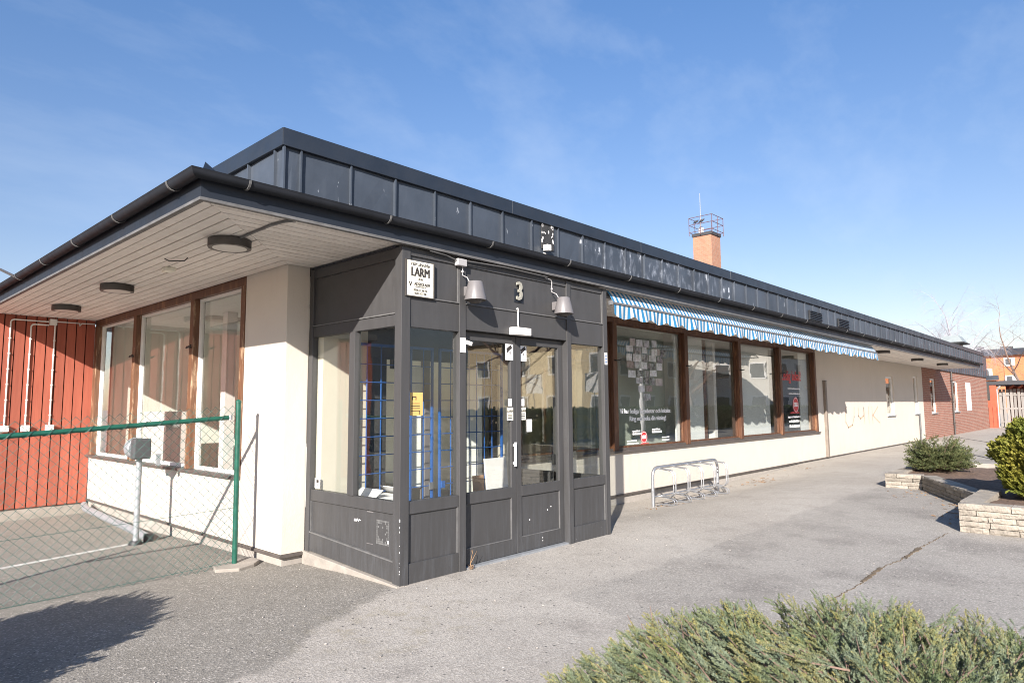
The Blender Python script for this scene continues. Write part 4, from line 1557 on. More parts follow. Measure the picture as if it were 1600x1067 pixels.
# ------------------------------------------------------------------ things on the porch
S = thing("alarm_sign", (0.20, -0.012, 2.57), "cream alarm sign with bold black LARM lettering on the porch corner", "sign")
pp(MB().box(0.045, 0.362, -0.012, 0.012, 2.556, 2.882), "plate", 'sign_cream', parent=S, bevel=0.004)
m = MB()
m.box(0.036, 0.045, -0.016, 0.012, 2.548, 2.89)
m.box(0.362, 0.370, -0.016, 0.012, 2.548, 2.89)
m.box(0.0455, 0.3615, -0.016, 0.012, 2.548, 2.5555)
pp(m, "frame", 'lamp_dark', parent=S)
ys = -0.0128
L = [("Här skyddar", 0.046, 2.852, 0.0008, 1.0, 0.25), ("LARM", 0.118, 2.776, 0.0040, 0.74, 0), ("från", 0.032, 2.716, 0.0008, 1.05, 0.25),
     ("ADSBOLARM", 0.040, 2.668, 0.001, 0.80, 0), ("& SÄKERHETSTJÄNST AB", 0.0145, 2.644, 0.0, 0.85, 0), ("0500-41 88 50", 0.029, 2.612, 0.0006, 0.95, 0), ("0501-177 08", 0.029, 2.582, 0.0006, 0.95, 0)]
for s_, sz, zc, bd_, sx_, sh in L:
    pp(text_mb(s_, sz, (0.205 + (0.02 if s_.startswith("ADS") else 0), ys, zc), bold=bd_, sx=sx_, depth=0.0007, shear=sh), "lettering", 'ink', parent=S)
pp(text_mb("V", 0.062, (0.088, ys, 2.662), bold=0.0015, depth=0.0007), "lettering", 'ink', parent=S)

N3 = thing("house_number", (1.575, 0.0, 2.67), "pale metal house number 3 above the double doors", "house number")
pp(MB().box(1.515, 1.655, 0.016, 0.0235, 2.655, 2.80), "backing", 'fascia', parent=N3)
pp(text_mb("3", 0.285, (1.575, 0.0, 2.765), bold=0.006, depth=0.008, sx=0.78), "numeral", 'number', parent=N3)


def wall_lamp(x, label, xj):
    yc = -0.135
    T = thing("wall_lamp", (x, 0.0, 2.56), label, "wall lamp", "cone lamps over the porch doors")
    prof = [(0.110, 0.0), (0.110, 0.006), (0.072, 0.176), (0.066, 0.184), (0.0, 0.184)]
    pp(MB().lathe(prof[:-1], (x, yc, 2.575), 28), "lamp_shade", 'lamp_grey', parent=T, smooth=True)
    pp(MB().lathe([(0.096, -0.006), (0.096, -0.001)], (x, yc, 2.575), 24), "rim", 'lamp_dark', parent=T)
    pp(MB().lathe([(0.04, -0.03), (0.07, -0.007)], (x, yc, 2.575), 16), "lamp_glass", 'lamp_dark', parent=T)
    m = MB()
    m.box(x - 0.03, x + 0.03, -0.075, 0.012, 2.63, 2.72)
    pp(m, "bracket", 'lamp_grey', parent=T)
    m = MB()
    xa = x - 0.055
    m.tube([(xa, -0.115, 2.74), (xa, -0.075, 2.80), (xa - 0.002, -0.012, 2.83), (xa - 0.002, -0.012, 2.945), (xa - 0.022, -0.014, 2.968), (xj, -0.016, 2.972)], 0.0055, 8)
    m.tube([(xa - 0.002, -0.012, 2.856), (xa - 0.002, -0.012, 2.874)], 0.013, 8)
    pp(m, "conduit", 'grey_conduit', parent=T)
    return T


wall_lamp(0.79, "grey cone wall lamp left of the number 3", 0.70)
wall_lamp(2.165, "grey cone wall lamp right of the number 3", 2.0)
J = thing("junction_box", (0.70, -0.03, 2.91), "white cable junction box under the porch eave", "junction box")
pp(MB().box(0.645, 0.765, -0.045, 0.009, 2.915, 2.985), "box_body", 'grey_conduit', parent=J, bevel=0.006)
m = MB()
m.tube([(0.645, -0.02, 2.965), (0.50, -0.03, 2.99), (0.30, -0.035, 2.998)], 0.006, 6)
m.tube([(0.765, -0.030, 2.975), (1.3, -0.036, 2.992), (2.0, -0.036, 2.985)], 0.006, 6)
pp(m, "cable", 'trim', parent=J)
S2 = thing("door_sensor", (1.54, -0.03, 2.29), "white door sensor box with looped cable over the doors", "sensor")
pp(MB().box(1.42, 1.68, -0.075, 0.0105, 2.295, 2.375), "housing", 'pvc', parent=S2, bevel=0.006)
pp(MB().tube([(1.525, -0.03, 2.374), (1.525, -0.02, 2.42), (1.535, -0.012, 2.50), (1.54, -0.012, 2.56), (1.53, -0.014, 2.585), (1.512, -0.014, 2.575)], 0.0075, 6), "cable", 'pvc', parent=S2)
S3 = thing("door_magnet", (0.74, -0.02, 2.08), "small white plate with a fitting on the post left of the doors", "fitting")
pp(MB().box(0.708, 0.782, -0.008, -0.001, 2.07, 2.215), "plate", 'pvc', parent=S3, bevel=0.002)
m = MB()
m.obox((0.80, -0.03, 2.165), (0.028, -0.012, -0.01), (0.004, 0.012, 0), (0.006, 0, 0.018))
pp(m, "catch", 'pvc', parent=S3, bevel=0.004)
# dry weed in the joint beside the door
t = thing("dry_weed", (0.84, 0.0, 0.0), "dry brown weed growing in the joint left of the doors", "weed")
m = MB()
m.tube([(0.83, -0.01, -0.01), (0.835, -0.02, 0.10), (0.86, -0.02, 0.185)], [0.004, 0.003, 0.0015], 5)
m.tube([(0.834, -0.02, 0.07), (0.875, -0.03, 0.135), (0.905, -0.03, 0.17)], [0.003, 0.002, 0.001], 5)
m.tube([(0.855, -0.02, 0.15), (0.84, -0.02, 0.185)], [0.002, 0.001], 4)
pp(m, "stem", 'litter', parent=t)
m = MB()
for q in range(12):
    a_ = q * 2.4
    c_ = Vector((0.835 + 0.02 * math.cos(a_), -0.02 + 0.012 * math.sin(a_), 0.015 + 0.003 * q))
    m.obox(c_, (0.012 * math.cos(a_), 0.012 * math.sin(a_), 0.006), (0.004 * math.sin(a_), -0.004 * math.cos(a_), 0), (0, 0, 0.001))
pp(m, "dead_leaf", 'litter', parent=t, kind="stuff")

# ------------------------------------------------------------------ eave lights
def drum_light(x, y, label, group):
    T = thing("ceiling_light", (x, y, ZS - 0.085), label, "ceiling light", group)
    pp(MB().lathe([(0.160, 0.0), (0.178, 0.0), (0.180, 0.004), (0.180, 0.072), (0.172, 0.078)], (x, y, ZS - 0.08), 32), "rim", 'lamp_dark', parent=T, smooth=True)
    pp(MB().lathe([(0.08, -0.004), (0.158, 0.001)], (x, y, ZS - 0.08), 32), "diffuser", 'diffuser', parent=T)


drum_light(-1.127, 0.999, "round dark ceiling light under the left eave, nearest the porch", "drum lights under the left eave")
drum_light(-1.10, 4.095, "round dark ceiling light under the left eave, middle of three", "drum lights under the left eave")
drum_light(-1.075, 6.38, "round dark ceiling light under the left eave, nearest the red boards", "drum lights under the left eave")
drum_light(17.2, 0.34, "round dark ceiling light under the right eave, just past the awning", "drum lights under the right eave")
drum_light(21.8, 0.45, "round dark ceiling light under the right eave, above the slit windows", "drum lights under the right eave")
drum_light(25.6, 0.42, "round dark ceiling light under the right eave, nearest the brick wall", "drum lights under the right eave")
m = MB()
m.tube([(-1.115, 0.86, ZS - 0.012), (-1.12, 0.55, ZS - 0.012), (-1.125, 0.25, ZS - 0.012), (-1.10, 0.09, ZS - 0.010), (-1.05, 0.0, ZS - 0.008)], 0.012, 6)
tag(m.build("eave_cable", 'trim'), "grey cable running under the eave from the nearest drum light", "cable")
t = thing("eave_socket", (-1.05, 2.62, ZS - 0.05), "small yellowed socket under the left eave between two lights", "socket")
part(MB().box(-1.10, -1.0, 2.56, 2.68, ZS - 0.045, ZS - 0.001), "socket_body", 'sign_cream', parent=t, bevel=0.008)
t = thing("eave_clip", (-1.18, 2.1, ZS - 0.02), "small dark bracket on the soffit near the middle light", "bracket")
part(MB().tube([(-1.25, 2.18, ZS - 0.002), (-1.22, 2.14, ZS - 0.03), (-1.12, 2.02, ZS - 0.03), (-1.10, 1.99, ZS - 0.002)], 0.006, 6), "wire", 'lamp_dark', parent=t)
# overhead wire at the far left
m = MB()
m.tube([(-1.9, 5.2, 3.17), (-1.9, 6.19, 3.41), (-2.2, 12.0, 4.7)], 0.018, 6)
tag(m.build("roof_wire", 'lamp_dark'), "dark wire slanting up from the left gutter", "wire")


# ------------------------------------------------------------------ awnings
def awning(x0, x1, label, roller_left):
    T = thing("awning", ((x0 + x1) / 2, 0.1, 2.7), label, "awning", "striped awnings under the right eave")
    n = int((x1 - x0) / 0.052)
    # canvas with a slight sag, then the valance with scallops and folds
    vs, fs = [], []
    rows = [(0.100, 3.014), (0.060, 2.965), (0.025, 2.905), (-0.003, 2.848)]
    for i in range(n + 1):
        x = x0 + (x1 - x0) * i / n
        for j, (yy, zz_) in enumerate(rows):
            sag = 0.012 * math.sin(x * 2.1) * (0.3 if j in (0, 3) else 1) + 0.006 * math.sin(x * 7.3 + j)
            vs.append((x, yy, zz_ + sag * 0.6))
    m_ = len(rows)
    fs = [(i * m_ + j, (i + 1) * m_ + j, (i + 1) * m_ + j + 1, i * m_ + j + 1) for i in range(n) for j in range(m_ - 1)]
    part(MB().add(vs, fs), "canvas", 'awning', parent=T, smooth=True)
    vs, fs = [], []
    K = 5
    for i in range(n + 1):
        x = x0 + (x1 - x0) * i / n
        ph = (x - x0) / 0.43
        drop = 0.118 + 0.060 * abs(math.sin(math.pi * ph)) ** 0.75
        if i == 0:
            drop = 0.12
        for j in range(K + 1):
            v = j / K
            fold = 0.020 * v * math.sin(x * 9.0 + 1.3 * math.sin(x * 2.3)) + 0.014 * v * math.sin(x * 23.0)
            vs.append((x, -0.022 + fold - 0.01 * v, 2.824 - drop * v))
    fs = [(i * (K + 1) + j, i * (K + 1) + j + 1, (i + 1) * (K + 1) + j + 1, (i + 1) * (K + 1) + j) for i in range(n) for j in range(K)]
    part(MB().add(vs, fs), "valance", 'awning', parent=T, smooth=True)
    part(MB().box(x0 - 0.05, x1 + 0.01, -0.034, 0.004, 2.822, 2.850), "front_bar", 'alu', parent=T, bevel=0.005)
    part(MB().box(x0 - 0.062, x0 - 0.051, -0.045, 0.02, 2.812, 2.862), "end_cap", 'galv', parent=T)
    part(MB().tube([(x0 - 0.02, 0.165, 2.972), (x1, 0.165, 2.972)], 0.040, 12), "roller", 'lamp_dark', parent=T, smooth=True)
    m = MB()
    x = x0 + 0.35
    while x < x1:
        m.box(x, x + 0.12, 0.13, 0.24, 3.014, 3.029)
        x += 1.9
    part(m, "bracket", 'lamp_dark', parent=T)
    for xa in (x0 + 0.5, x1 - 0.5):
        part(MB().tube([(xa, 0.36, 2.95), (xa + 0.7, 0.18, 2.90), (xa, 0.0, 2.86)], 0.016, 6), "folding_arm", 'alu', parent=T)
    return T


awning(3.33, 9.30, "blue and white striped awning over the shop windows, end near the porch", True)
awning(9.34, 15.15, "blue and white striped awning over the shop windows, far end", False)
t = thing("awning_motor", (3.27, 0.22, 2.90), "round dark motor head at the porch end of the awning", "motor")
m = MB()
m.tube([(3.215, 0.22, 2.955), (3.30, 0.22, 2.955)], 0.062, 20)
part(m, "housing", 'lamp_dark', parent=t, smooth=True)
part(MB().tube([(3.203, 0.215, 2.955), (3.2148, 0.215, 2.955)], 0.030, 16), "hub", 'red_flat', parent=t)

# ------------------------------------------------------------------ front wall bits
t = thing("wall_pipe", (15.75, 1.5, 0.06), "brown upright pipe cover on the cream wall right of the shop windows", "pipe")
part(MB().box(15.85, 15.97, YF - 0.07, YF - 0.001, 0.09, 2.18), "cover", 'pipe_cover', parent=t, bevel=0.006)
part(MB().box(15.845, 15.975, YF - 0.075, YF - 0.001, 2.181, 2.20), "cap", 'trim', parent=t)
t = thing("downpipe", (26.95, 1.5, 0.06), "thin grey downpipe below the second slit window", "downpipe")
part(MB().tube([(26.9, YF - 0.05, 1.09), (26.9, YF - 0.05, 0.05)], 0.03, 8), "pipe", 'trim', parent=t)
t = thing("downpipe", (33.7, 1.5, 0.0), "dark downpipe on the brick wall past the end of the eave", "downpipe")
part(MB().tube([(33.7, YF - 0.06, 3.02), (33.7, YF - 0.06, -0.02)], 0.034, 8), "pipe", 'lamp_dark', parent=t)
for z_ in (0.6, 1.6, 2.6):
    part(MB().box(33.63, 33.77, YF - 0.12, YF - 0.0, z_, z_ + 0.03), "clamp", 'lamp_dark', parent=t)
# faded scrawl
m = MB()


def stroke(pts, w=0.05):
    for a_, b_ in zip(pts[:-1], pts[1:]):
        a2, b2 = Vector((a_[0], YF - 0.002, a_[1])), Vector((b_[0], YF - 0.002, b_[1]))
        d = b2 - a2
        n_ = Vector((-d.z, 0, d.x)).normalized() * w / 2
        e_ = d.normalized() * w * 0.4
        m.add([a2 - n_ - e_, b2 - n_ + e_, b2 + n_ + e_, a2 + n_ - e_], [(0, 1, 2, 3)])


stroke([(17.75, 1.42), (17.72, 1.0), (17.95, 0.84), (18.35, 0.90), (18.55, 1.15), (18.6, 1.44)])
stroke([(19.0, 1.42), (19.0, 1.16), (19.2, 1.08), (19.55, 1.16), (19.6, 1.42)])
stroke([(19.6, 1.42), (19.62, 0.92)])
stroke([(20.1, 1.44), (20.1, 0.94)])
stroke([(20.5, 1.44), (20.52, 0.90)])
stroke([(21.2, 1.44), (20.56, 1.16), (21.35, 0.90)])
part(m, "faded_graffiti", 'graffiti')

# ------------------------------------------------------------------ yard: fence, heater post, pipe, conduits
F = thing("chain_link_fence", (-2.5, 1.97, -0.05), "green chain link fence across the yard with a steel post by the wall", "fence")
pp(MB().tube([(-0.54, 1.97, -0.08), (-0.552, 1.97, 1.60)], 0.026, 12), "post", 'green_steel', parent=F, smooth=True)
pp(MB().lathe([(0.029, 0), (0.029, 0.02), (0.012, 0.035)], (-0.552, 1.97, 1.60), 12), "post_cap", 'green_steel', parent=F)
pp(MB().tube([(-4.0, 1.97, -0.2), (-4.0, 1.97, 1.55)], 0.026, 10), "post", 'green_steel', parent=F)
rz = lambda x: 1.455 + (x + 0.625) * 0.0645
pp(MB().tube([(-0.66, 1.955, rz(-0.66)), (-4.0, 1.955, rz(-4.0))], 0.022, 10), "top_rail", 'green_steel', parent=F, smooth=True)
m = MB()
pts = []
q = 0
while True:
    x = -0.66 - q * 0.012
    if x < -4.0:
        break
    a_ = q * 2 * math.pi / 12
    pts.append((x, 1.955 + 0.0255 * math.cos(a_), rz(x) + 0.0255 * math.sin(a_)))
    q += 1
m.tube(pts, 0.0032, 4)
pp(m, "lashing_wire", 'green_wire', parent=F)
pp(MB().lathe([(0.022, 0), (0.022, 0.05)], (-0.64, 1.955, rz(-0.64) - 0.025), 10), "clamp", 'galv', parent=F)
# woven mesh: zigzag strands interlocked with their neighbours
m = MB()
cell = 0.086
topz = lambda x: rz(x) + 0.115
botz = lambda x: -0.03 + 0.0
q = 0
x = -0.565
while x > -4.0:
    pts = []
    z = topz(x)
    k = 0
    while z > botz(x) - 0.02:
        xx = x - cell / 4 + (cell / 4 + 0.003) * (1 if (k + q) % 2 else -1)
        pts.append((xx, 1.978 + (0.004 if (k + q) % 2 else -0.004), z))
        z -= cell / 2
        k += 1
    m.tube(pts, 0.0029, 3, cap=False)
    x -= cell / 2 * 1.0
    x -= 0.0
    q += 1
    x = -0.565 - q * (cell / 2)
pp(m, "wire_mesh", 'green_wire', parent=F)
m = MB()
for zf in (0.55, 0.02):
    m.tube([(-0.55, 1.978, zf), (-1.5, 1.985, zf - 0.03), (-2.6, 1.975, zf - 0.05), (-4.0, 1.98, zf - 0.08)], 0.003, 4)
pp(m, "line_wire", 'green_wire', parent=F)

T = thing("heater_post", (-0.75, 4.15, -0.12), "galvanised post with a grey socket box inside the fenced yard", "socket post")
pp(MB().tube([(-0.75, 4.15, -0.12), (-0.75, 4.15, 0.96)], 0.034, 14), "pole", 'galv_dull', parent=T, smooth=True)
pp(MB().lathe([(0.075, 0), (0.078, 0.07), (0.06, 0.10)], (-0.75, 4.15, -0.125), 16), "foot", 'black', parent=T, smooth=True)
pp(MB().box(-0.86, -0.66, 4.02, 4.14, 0.945, 1.19), "socket_box", 'grey_box', parent=T, bevel=0.02)
m = MB()
m.tube([(-0.76, 4.145, 1.07), (-0.76, 4.30, 1.07)], 0.128, 20)
pp(m, "rear_cover", 'galv_dull', parent=T, smooth=True, bevel=0.01)
pp(MB().box(-0.60, -0.56, 4.0, 4.05, 0.86, 1.0), "cable_outlet", 'galv_dull', parent=T)
t = thing("bumper_pipe", (-0.5, 5.9, 0.0), "galvanised pipe lying low along the sill wall of the yard", "pipe")
part(MB().tube([(-0.36, 7.75, 0.02), (-0.45, 7.3, 0.01), (-0.56, 4.6, -0.02), (-0.58, 4.25, -0.03)], 0.05, 12), "pipe", 'galv_dull', parent=t, smooth=True)
part(MB().box(-0.635, -0.53, 4.20, 4.252, -0.085, 0.025), "pipe_end", 'black', parent=t, bevel=0.01)

for i, (xs_, ztop, lb) in enumerate(((-1.43, 2.955, "white conduit with a wall socket on the red boards, leftmost of three"),
                                     (-1.165, 2.90, "white conduit with a wall socket on the red boards, middle of three"),
                                     (-0.845, 2.93, "white conduit with a wall socket on the red boards, nearest the windows"))):
    t = thing("conduit", (xs_, 7.97, 1.2), lb, "conduit", "white conduits on the red boards")
    yq = 7.985
    path = [(xs_, yq, 1.30), (xs_, yq, ztop - 0.04), (xs_ + 0.015, yq, ztop - 0.01), (xs_ + 0.05, yq, ztop), (-0.93, yq, ztop)]
    if i == 2:
        path = [(xs_, yq, 1.30), (xs_, yq, 2.93)]
    part(MB().tube(path, 0.011, 8), "pipe", 'pvc', parent=t)
    part(MB().box(xs_ - 0.055, xs_ + 0.055, 7.93, 7.998, 1.21, 1.305), "wall_socket", 'pvc', parent=t, bevel=0.006)
    m = MB()
    z_ = 1.45
    while z_ < ztop - 0.1:
        m.box(xs_ - 0.016, xs_ + 0.016, 7.97, 7.998, z_, z_ + 0.014)
        z_ += 0.24
    part(m, "clip", 'pvc', parent=t)
t = thing("junction_box", (-0.87, 7.96, 2.88), "white junction box at the top of the red boards", "junction box")
part(MB().box(-0.925, -0.825, 7.94, 7.998, 2.90, 3.0), "box_body", 'pvc', parent=t, bevel=0.006)
part(MB().tube([(-0.825, 7.985, 2.965), (-0.5, 7.985, 2.965), (-0.5, 7.985, 2.92), (-0.47, 7.985, 2.965), (-0.28, 7.985, 2.97)], 0.010, 6), "pipe", 'pvc', parent=t)

# ------------------------------------------------------------------ bicycle rack
K = thing("bike_rack", (6.9, 0.95, -0.06), "galvanised bicycle rack with five wheel hoops in front of the cream wall", "bike rack")
xa, xb, yr = 5.79, 8.06, 0.98
gz = -0.075
zt = 0.545


def arc(p0, p1, p2, n=6):
    p0, p1, p2 = map(Vector, (p0, p1, p2))
    return [p0 * (1 - t) ** 2 + p1 * 2 * t * (1 - t) + p2 * t * t for t in [k / n for k in range(n + 1)]]


path = [Vector((xa, yr, gz))] + arc((xa, yr, zt - 0.16), (xa, yr, zt), (xa + 0.16, yr, zt)) + arc((xb - 0.16, yr, zt), (xb, yr, zt), (xb, yr, zt - 0.16)) + [Vector((xb, yr, gz))]
pp(MB().tube(path, 0.026, 12), "frame", 'galv', parent=K, smooth=True)
pp(MB().tube([(xa, yr, 0.09), (xb, yr, 0.09)], 0.012, 8), "lower_rail", 'galv', parent=K, smooth=True)
pp(MB().tube([(xa + 0.06, yr - 0.03, gz + 0.03), (xb - 0.03, yr - 0.03, gz + 0.03)], 0.009, 6), "ground_rail", 'galv', parent=K)
for i in range(5):
    xh = xa + 0.18 + i * (xb - xa - 0.30) / 4.2
    h = MB()
    for dx in (0.0, 0.07):
        yo = yr - 0.27
        x_ = xh + dx
        path = [Vector((xh + 0.02, yr, zt - 0.02))] + arc((x_, yr - 0.15, zt - 0.035), (x_, yo, zt - 0.03), (x_, yo, zt - 0.15)) + arc((x_, yo, 0.20), (x_, yo, 0.095), (x_, yo + 0.12, 0.09)) + [Vector((x_ - 0.01, yr, 0.09))]
        h.tube(path, 0.0105, 7)
    pp(h, "wheel_hoop", 'galv', parent=K, smooth=True)
    h = MB()
    for dx in (0.0, 0.075):
        x_ = xh + dx + 0.02
        yo = yr - 0.27
        path = [Vector((xh, yr, 0.085))] + arc((x_, yr - 0.16, 0.06), (x_, yo, 0.055), (x_, yo, 0.0)) + arc((x_, yo, gz + 0.05), (x_, yo, gz + 0.025), (x_, yo + 0.1, gz + 0.028)) + [Vector((x_, yr - 0.03, gz + 0.03))]
        h.tube(path, 0.008, 6)
    pp(h, "wheel_guide", 'galv', parent=K, smooth=True)
m = MB()
for (bz) in (0.36, 0.30, 0.10, 0.06):
    m.box(xb - 0.033, xb - 0.026, yr - 0.03, yr - 0.01, bz, bz + 0.02)
pp(m, "bolt", 'black', parent=K)

# ------------------------------------------------------------------ stone planter
PL = thing("stone_planter", (8.5, -3.0, 0.05), "low rough stone planter wall stepping round the shrub bed", "planter")
sr = random.Random(21)


def stone_wall(p, q, z0, heights, first_off=0.0, depth=0.22):
    """courses of split stone from p to q; the rough face is on the right-hand side of p->q"""
    p, q = Vector((*p, 0)), Vector((*q, 0))
    d = (q - p)
    Lw = d.length
    d.normalize()
    n = Vector((d.y, -d.x, 0))
    z = z0
    for ci, h in enumerate(heights):
        top = ci == len(heights) - 1
        s_ = 0.0
        fl_ = True
        while s_ < Lw - 1e-4:
            L_ = sr.uniform(0.24, 0.56) * (0.6 if fl_ and ci % 2 else 1.0)
            fl_ = False
            if Lw - (s_ + L_) < 0.14:
                L_ = Lw - s_
            a = s_ + 0.004
            b = s_ + L_ - 0.004
            o = sr.uniform(-0.006, 0.006) + (0.012 if top else 0)
            m = MB()
            nx_, nz_ = 6, 3
            vs = []
            for j in range(nz_ + 1):
                for i in range(nx_ + 1):
                    u = a + (b - a) * i / nx_
                    v = z + 0.003 + (h - 0.006) * j / nz_
                    r_ = sr.uniform(-0.004, 0.012) if 0 < j < nz_ and 0 < i < nx_ else sr.uniform(-0.006, 0.002)
                    if top and j == nz_:
                        v += sr.uniform(-0.002, 0.002)
                    vs.append(p + d * u + n * (o + r_) + Vector((0, 0, v)))
            bk = [p + d * a - n * depth + Vector((0, 0, z + 0.003)), p + d * b - n * depth + Vector((0, 0, z + 0.003)),
                  p + d * b - n * depth + Vector((0, 0, z + h - 0.003)), p + d * a - n * depth + Vector((0, 0, z + h - 0.003))]
            k = len(vs)
            fs = [(j * (nx_ + 1) + i, j * (nx_ + 1) + i + 1, (j + 1) * (nx_ + 1) + i + 1, (j + 1) * (nx_ + 1) + i) for j in range(nz_) for i in range(nx_)]
            tr = [nz_ * (nx_ + 1) + i for i in range(nx_ + 1)]
            fs.append(tuple(tr) + (k + 2, k + 3))
            fs.append(tuple(range(nx_, -1, -1)) + (k, k + 1))
            fs.append(tuple(j * (nx_ + 1) for j in range(nz_ + 1)) + (k + 3, k))
            fs.append(tuple(j * (nx_ + 1) + nx_ for j in range(nz_, -1, -1)) + (k + 1, k + 2))
            fs.append((k + 1, k, k + 3, k + 2))
            m.add(vs + bk, fs)
            pp(m, "stone_block", 'stone', parent=PL)
            s_ += L_
        z += h


cs5 = [0.068, 0.066, 0.064, 0.066, 0.075]
cs4 = [0.066, 0.066, 0.066, 0.072]
A0, A1, A2, A3, A4 = (9.85, -1.36), (9.85, -1.94), (7.46, -3.13), (5.86, -3.13), (5.86, -6.2)
zb = 0.03
stone_wall(A3, A4, zb, cs5)
stone_wall((A2[0] + 0.1, A2[1]), (A3[0] + 0.22, A3[1]), zb, cs5)
stone_wall(A1, (A2[0] + 0.03, A2[1] + 0.015), zb, cs4)
stone_wall(A0, A1, zb, cs4)
stone_wall((12.6, -1.36), (A0[0] + 0.22, A0[1]), zb, cs4)
m = MB()
gxn, gyn = 60, 48
vs = []
inside = lambda x, y: True
for j in range(gyn + 1):
    for i in range(gxn + 1):
        x = 5.9 + (12.6 - 5.9) * i / gxn
        y = -6.2 + (6.2 - 1.45) * j / gyn
        # clamp to the bed outline
        lim = -1.5
        if x < 9.9:
            lim = -2.05 - (9.9 - x) * (1.12 / 2.42) if x > 7.5 else -3.25
        y2 = min(y, lim - 0.06) if y > lim - 0.06 else y
        vs.append((x, y2, 0.275 + (0.03 if y2 < -3.0 else 0) + 0.022 * mnoise.noise((x * 4, y2 * 4, 1)) + 0.012 * mnoise.noise((x * 13, y2 * 13, 2)) + 0.04 * mnoise.noise((x * 0.9, y2 * 0.9, 4))))
m.add(vs, [(j * (gxn + 1) + i, j * (gxn + 1) + i + 1, (j + 1) * (gxn + 1) + i + 1, (j + 1) * (gxn + 1) + i) for j in range(gyn) for i in range(gxn)])
pp(m, "soil_bed", 'soil', parent=PL, smooth=True)
t = thing("bed_kerb", (12.7, -2.6, 0.05), "concrete kerb along the back of the shrub bed", "kerb")
part(MB().box(12.6, 12.72, -6.2, -1.36, 0.0, 0.34), "kerb_stone", 'concrete', parent=t, bevel=0.01)


# ------------------------------------------------------------------ foliage
def npmesh(name, V, F4, mat, tip=None):
    """mesh straight from arrays of quads"""
    me = bpy.data.meshes.new(name)
    V = np.asarray(V, dtype=np.float32)
    F4 = np.asarray(F4, dtype=np.int32)
    me.vertices.add(len(V))
    me.vertices.foreach_set("co", V.ravel())
    me.loops.add(F4.size)
    me.loops.foreach_set("vertex_index", F4.ravel())
    me.polygons.add(len(F4))
    me.polygons.foreach_set("loop_start", np.arange(0, F4.size, 4, dtype=np.int32))
    me.polygons.foreach_set("loop_total", np.full(len(F4), 4, dtype=np.int32))
    me.update(calc_edges=True)
    if tip is not None:
        at = me.attributes.new("tip", 'FLOAT', 'POINT')
        at.data.foreach_set("value", np.asarray(tip, dtype=np.float32))
    me.materials.append(MT[mat])
    return me


def sprig(r, L, n, leaf, w, spread=0.9, planar=0.0, curl=0.2):
    """a sprig along +Z: a stem and n narrow leaf blades; returns verts, quads, tip weights"""
    V, F, T = [], [], []
    bend = r.uniform(-curl, curl)
    for i in range(n):
        t = (i + 0.6) / n
        a = i * 2.4 + r.uniform(-0.4, 0.4)
        if planar:
            a = (0 if i % 2 else math.pi) + r.uniform(-planar, planar)
        up = 1.0 - spread * (1 - 0.55 * t) * 0.6
        d = Vector((math.cos(a) * spread * (1 - 0.4 * t), math.sin(a) * spread * (1 - 0.4 * t), max(0.25, up))).normalized()
        b = Vector((bend * t * t * L, 0, t * L * 0.85))
        l = leaf * (1.1 - 0.45 * t) * r.uniform(0.75, 1.2)
        s = d.cross(Vector((r.uniform(-1, 1), r.uniform(-1, 1), 0.4))).normalized() * w * r.uniform(0.8, 1.2)
        o = len(V)
        mid = b + d * l * 0.5 + Vector((0, 0, 0.06 * l))
        V += [b - s * 0.4, mid - s * 0.5, b + d * l, mid + s * 0.5]
        F.append((o, o + 1, o + 2, o + 3))
        T += [0.15 * t, 0.4 * t, 0.5 + 0.5 * t, 0.4 * t]
    # stem as a thin blade
    o = len(V)
    V += [Vector((-w * 0.25, 0, 0)), Vector((w * 0.25, 0, 0)), Vector((bend * L * 0.8, w * 0.2, L * 0.88)), Vector((bend * L * 0.8, -w * 0.2, L * 0.88))]
    F.append((o, o + 1, o + 2, o + 3))
    T += [0, 0, 0.4, 0.4]
    return np.array([tuple(v) for v in V]), np.array(F), np.array(T)


def scatter(protos, items, r):
    """items: (position, direction, scale, tip gain); one joined array set"""
    VV, FF, TT = [], [], []
    off = 0
    for (p, d, s, tg) in items:
        V, F, T = protos[r.randrange(len(protos))]
        d = Vector(d).normalized()
        a = d.orthogonal().normalized()
        b = d.cross(a)
        th = r.uniform(0, 2 * math.pi)
        a2 = a * math.cos(th) + b * math.sin(th)
        b2 = d.cross(a2)
        Mx = np.array([tuple(a2), tuple(b2), tuple(d)]) * s
        VV.append(V @ Mx + np.array(tuple(p)))
        FF.append(F + off)
        TT.append(np.clip(T * tg, 0, 1))
        off += len(V)
    return np.concatenate(VV), np.concatenate(FF), np.concatenate(TT)


def foliage(name, protos, items, mat, parent, r):
    V, F, T = scatter(protos, items, r)
    V = V - np.array(tuple(wpos(parent)))
    return link(name, npmesh(name, V, F, mat, T), parent)


# spreading juniper in the foreground
r1 = random.Random(31)
J = thing("juniper_bush", (-0.85, -4.25, 0.0), "spreading blue green juniper with yellow tips in the foreground", "shrub")


def dome(u, v):
    """top height over the ellipse in local (-1..1) coordinates"""
    rr = u * u + v * v
    return max(0.0, 1 - rr ** 1.5)


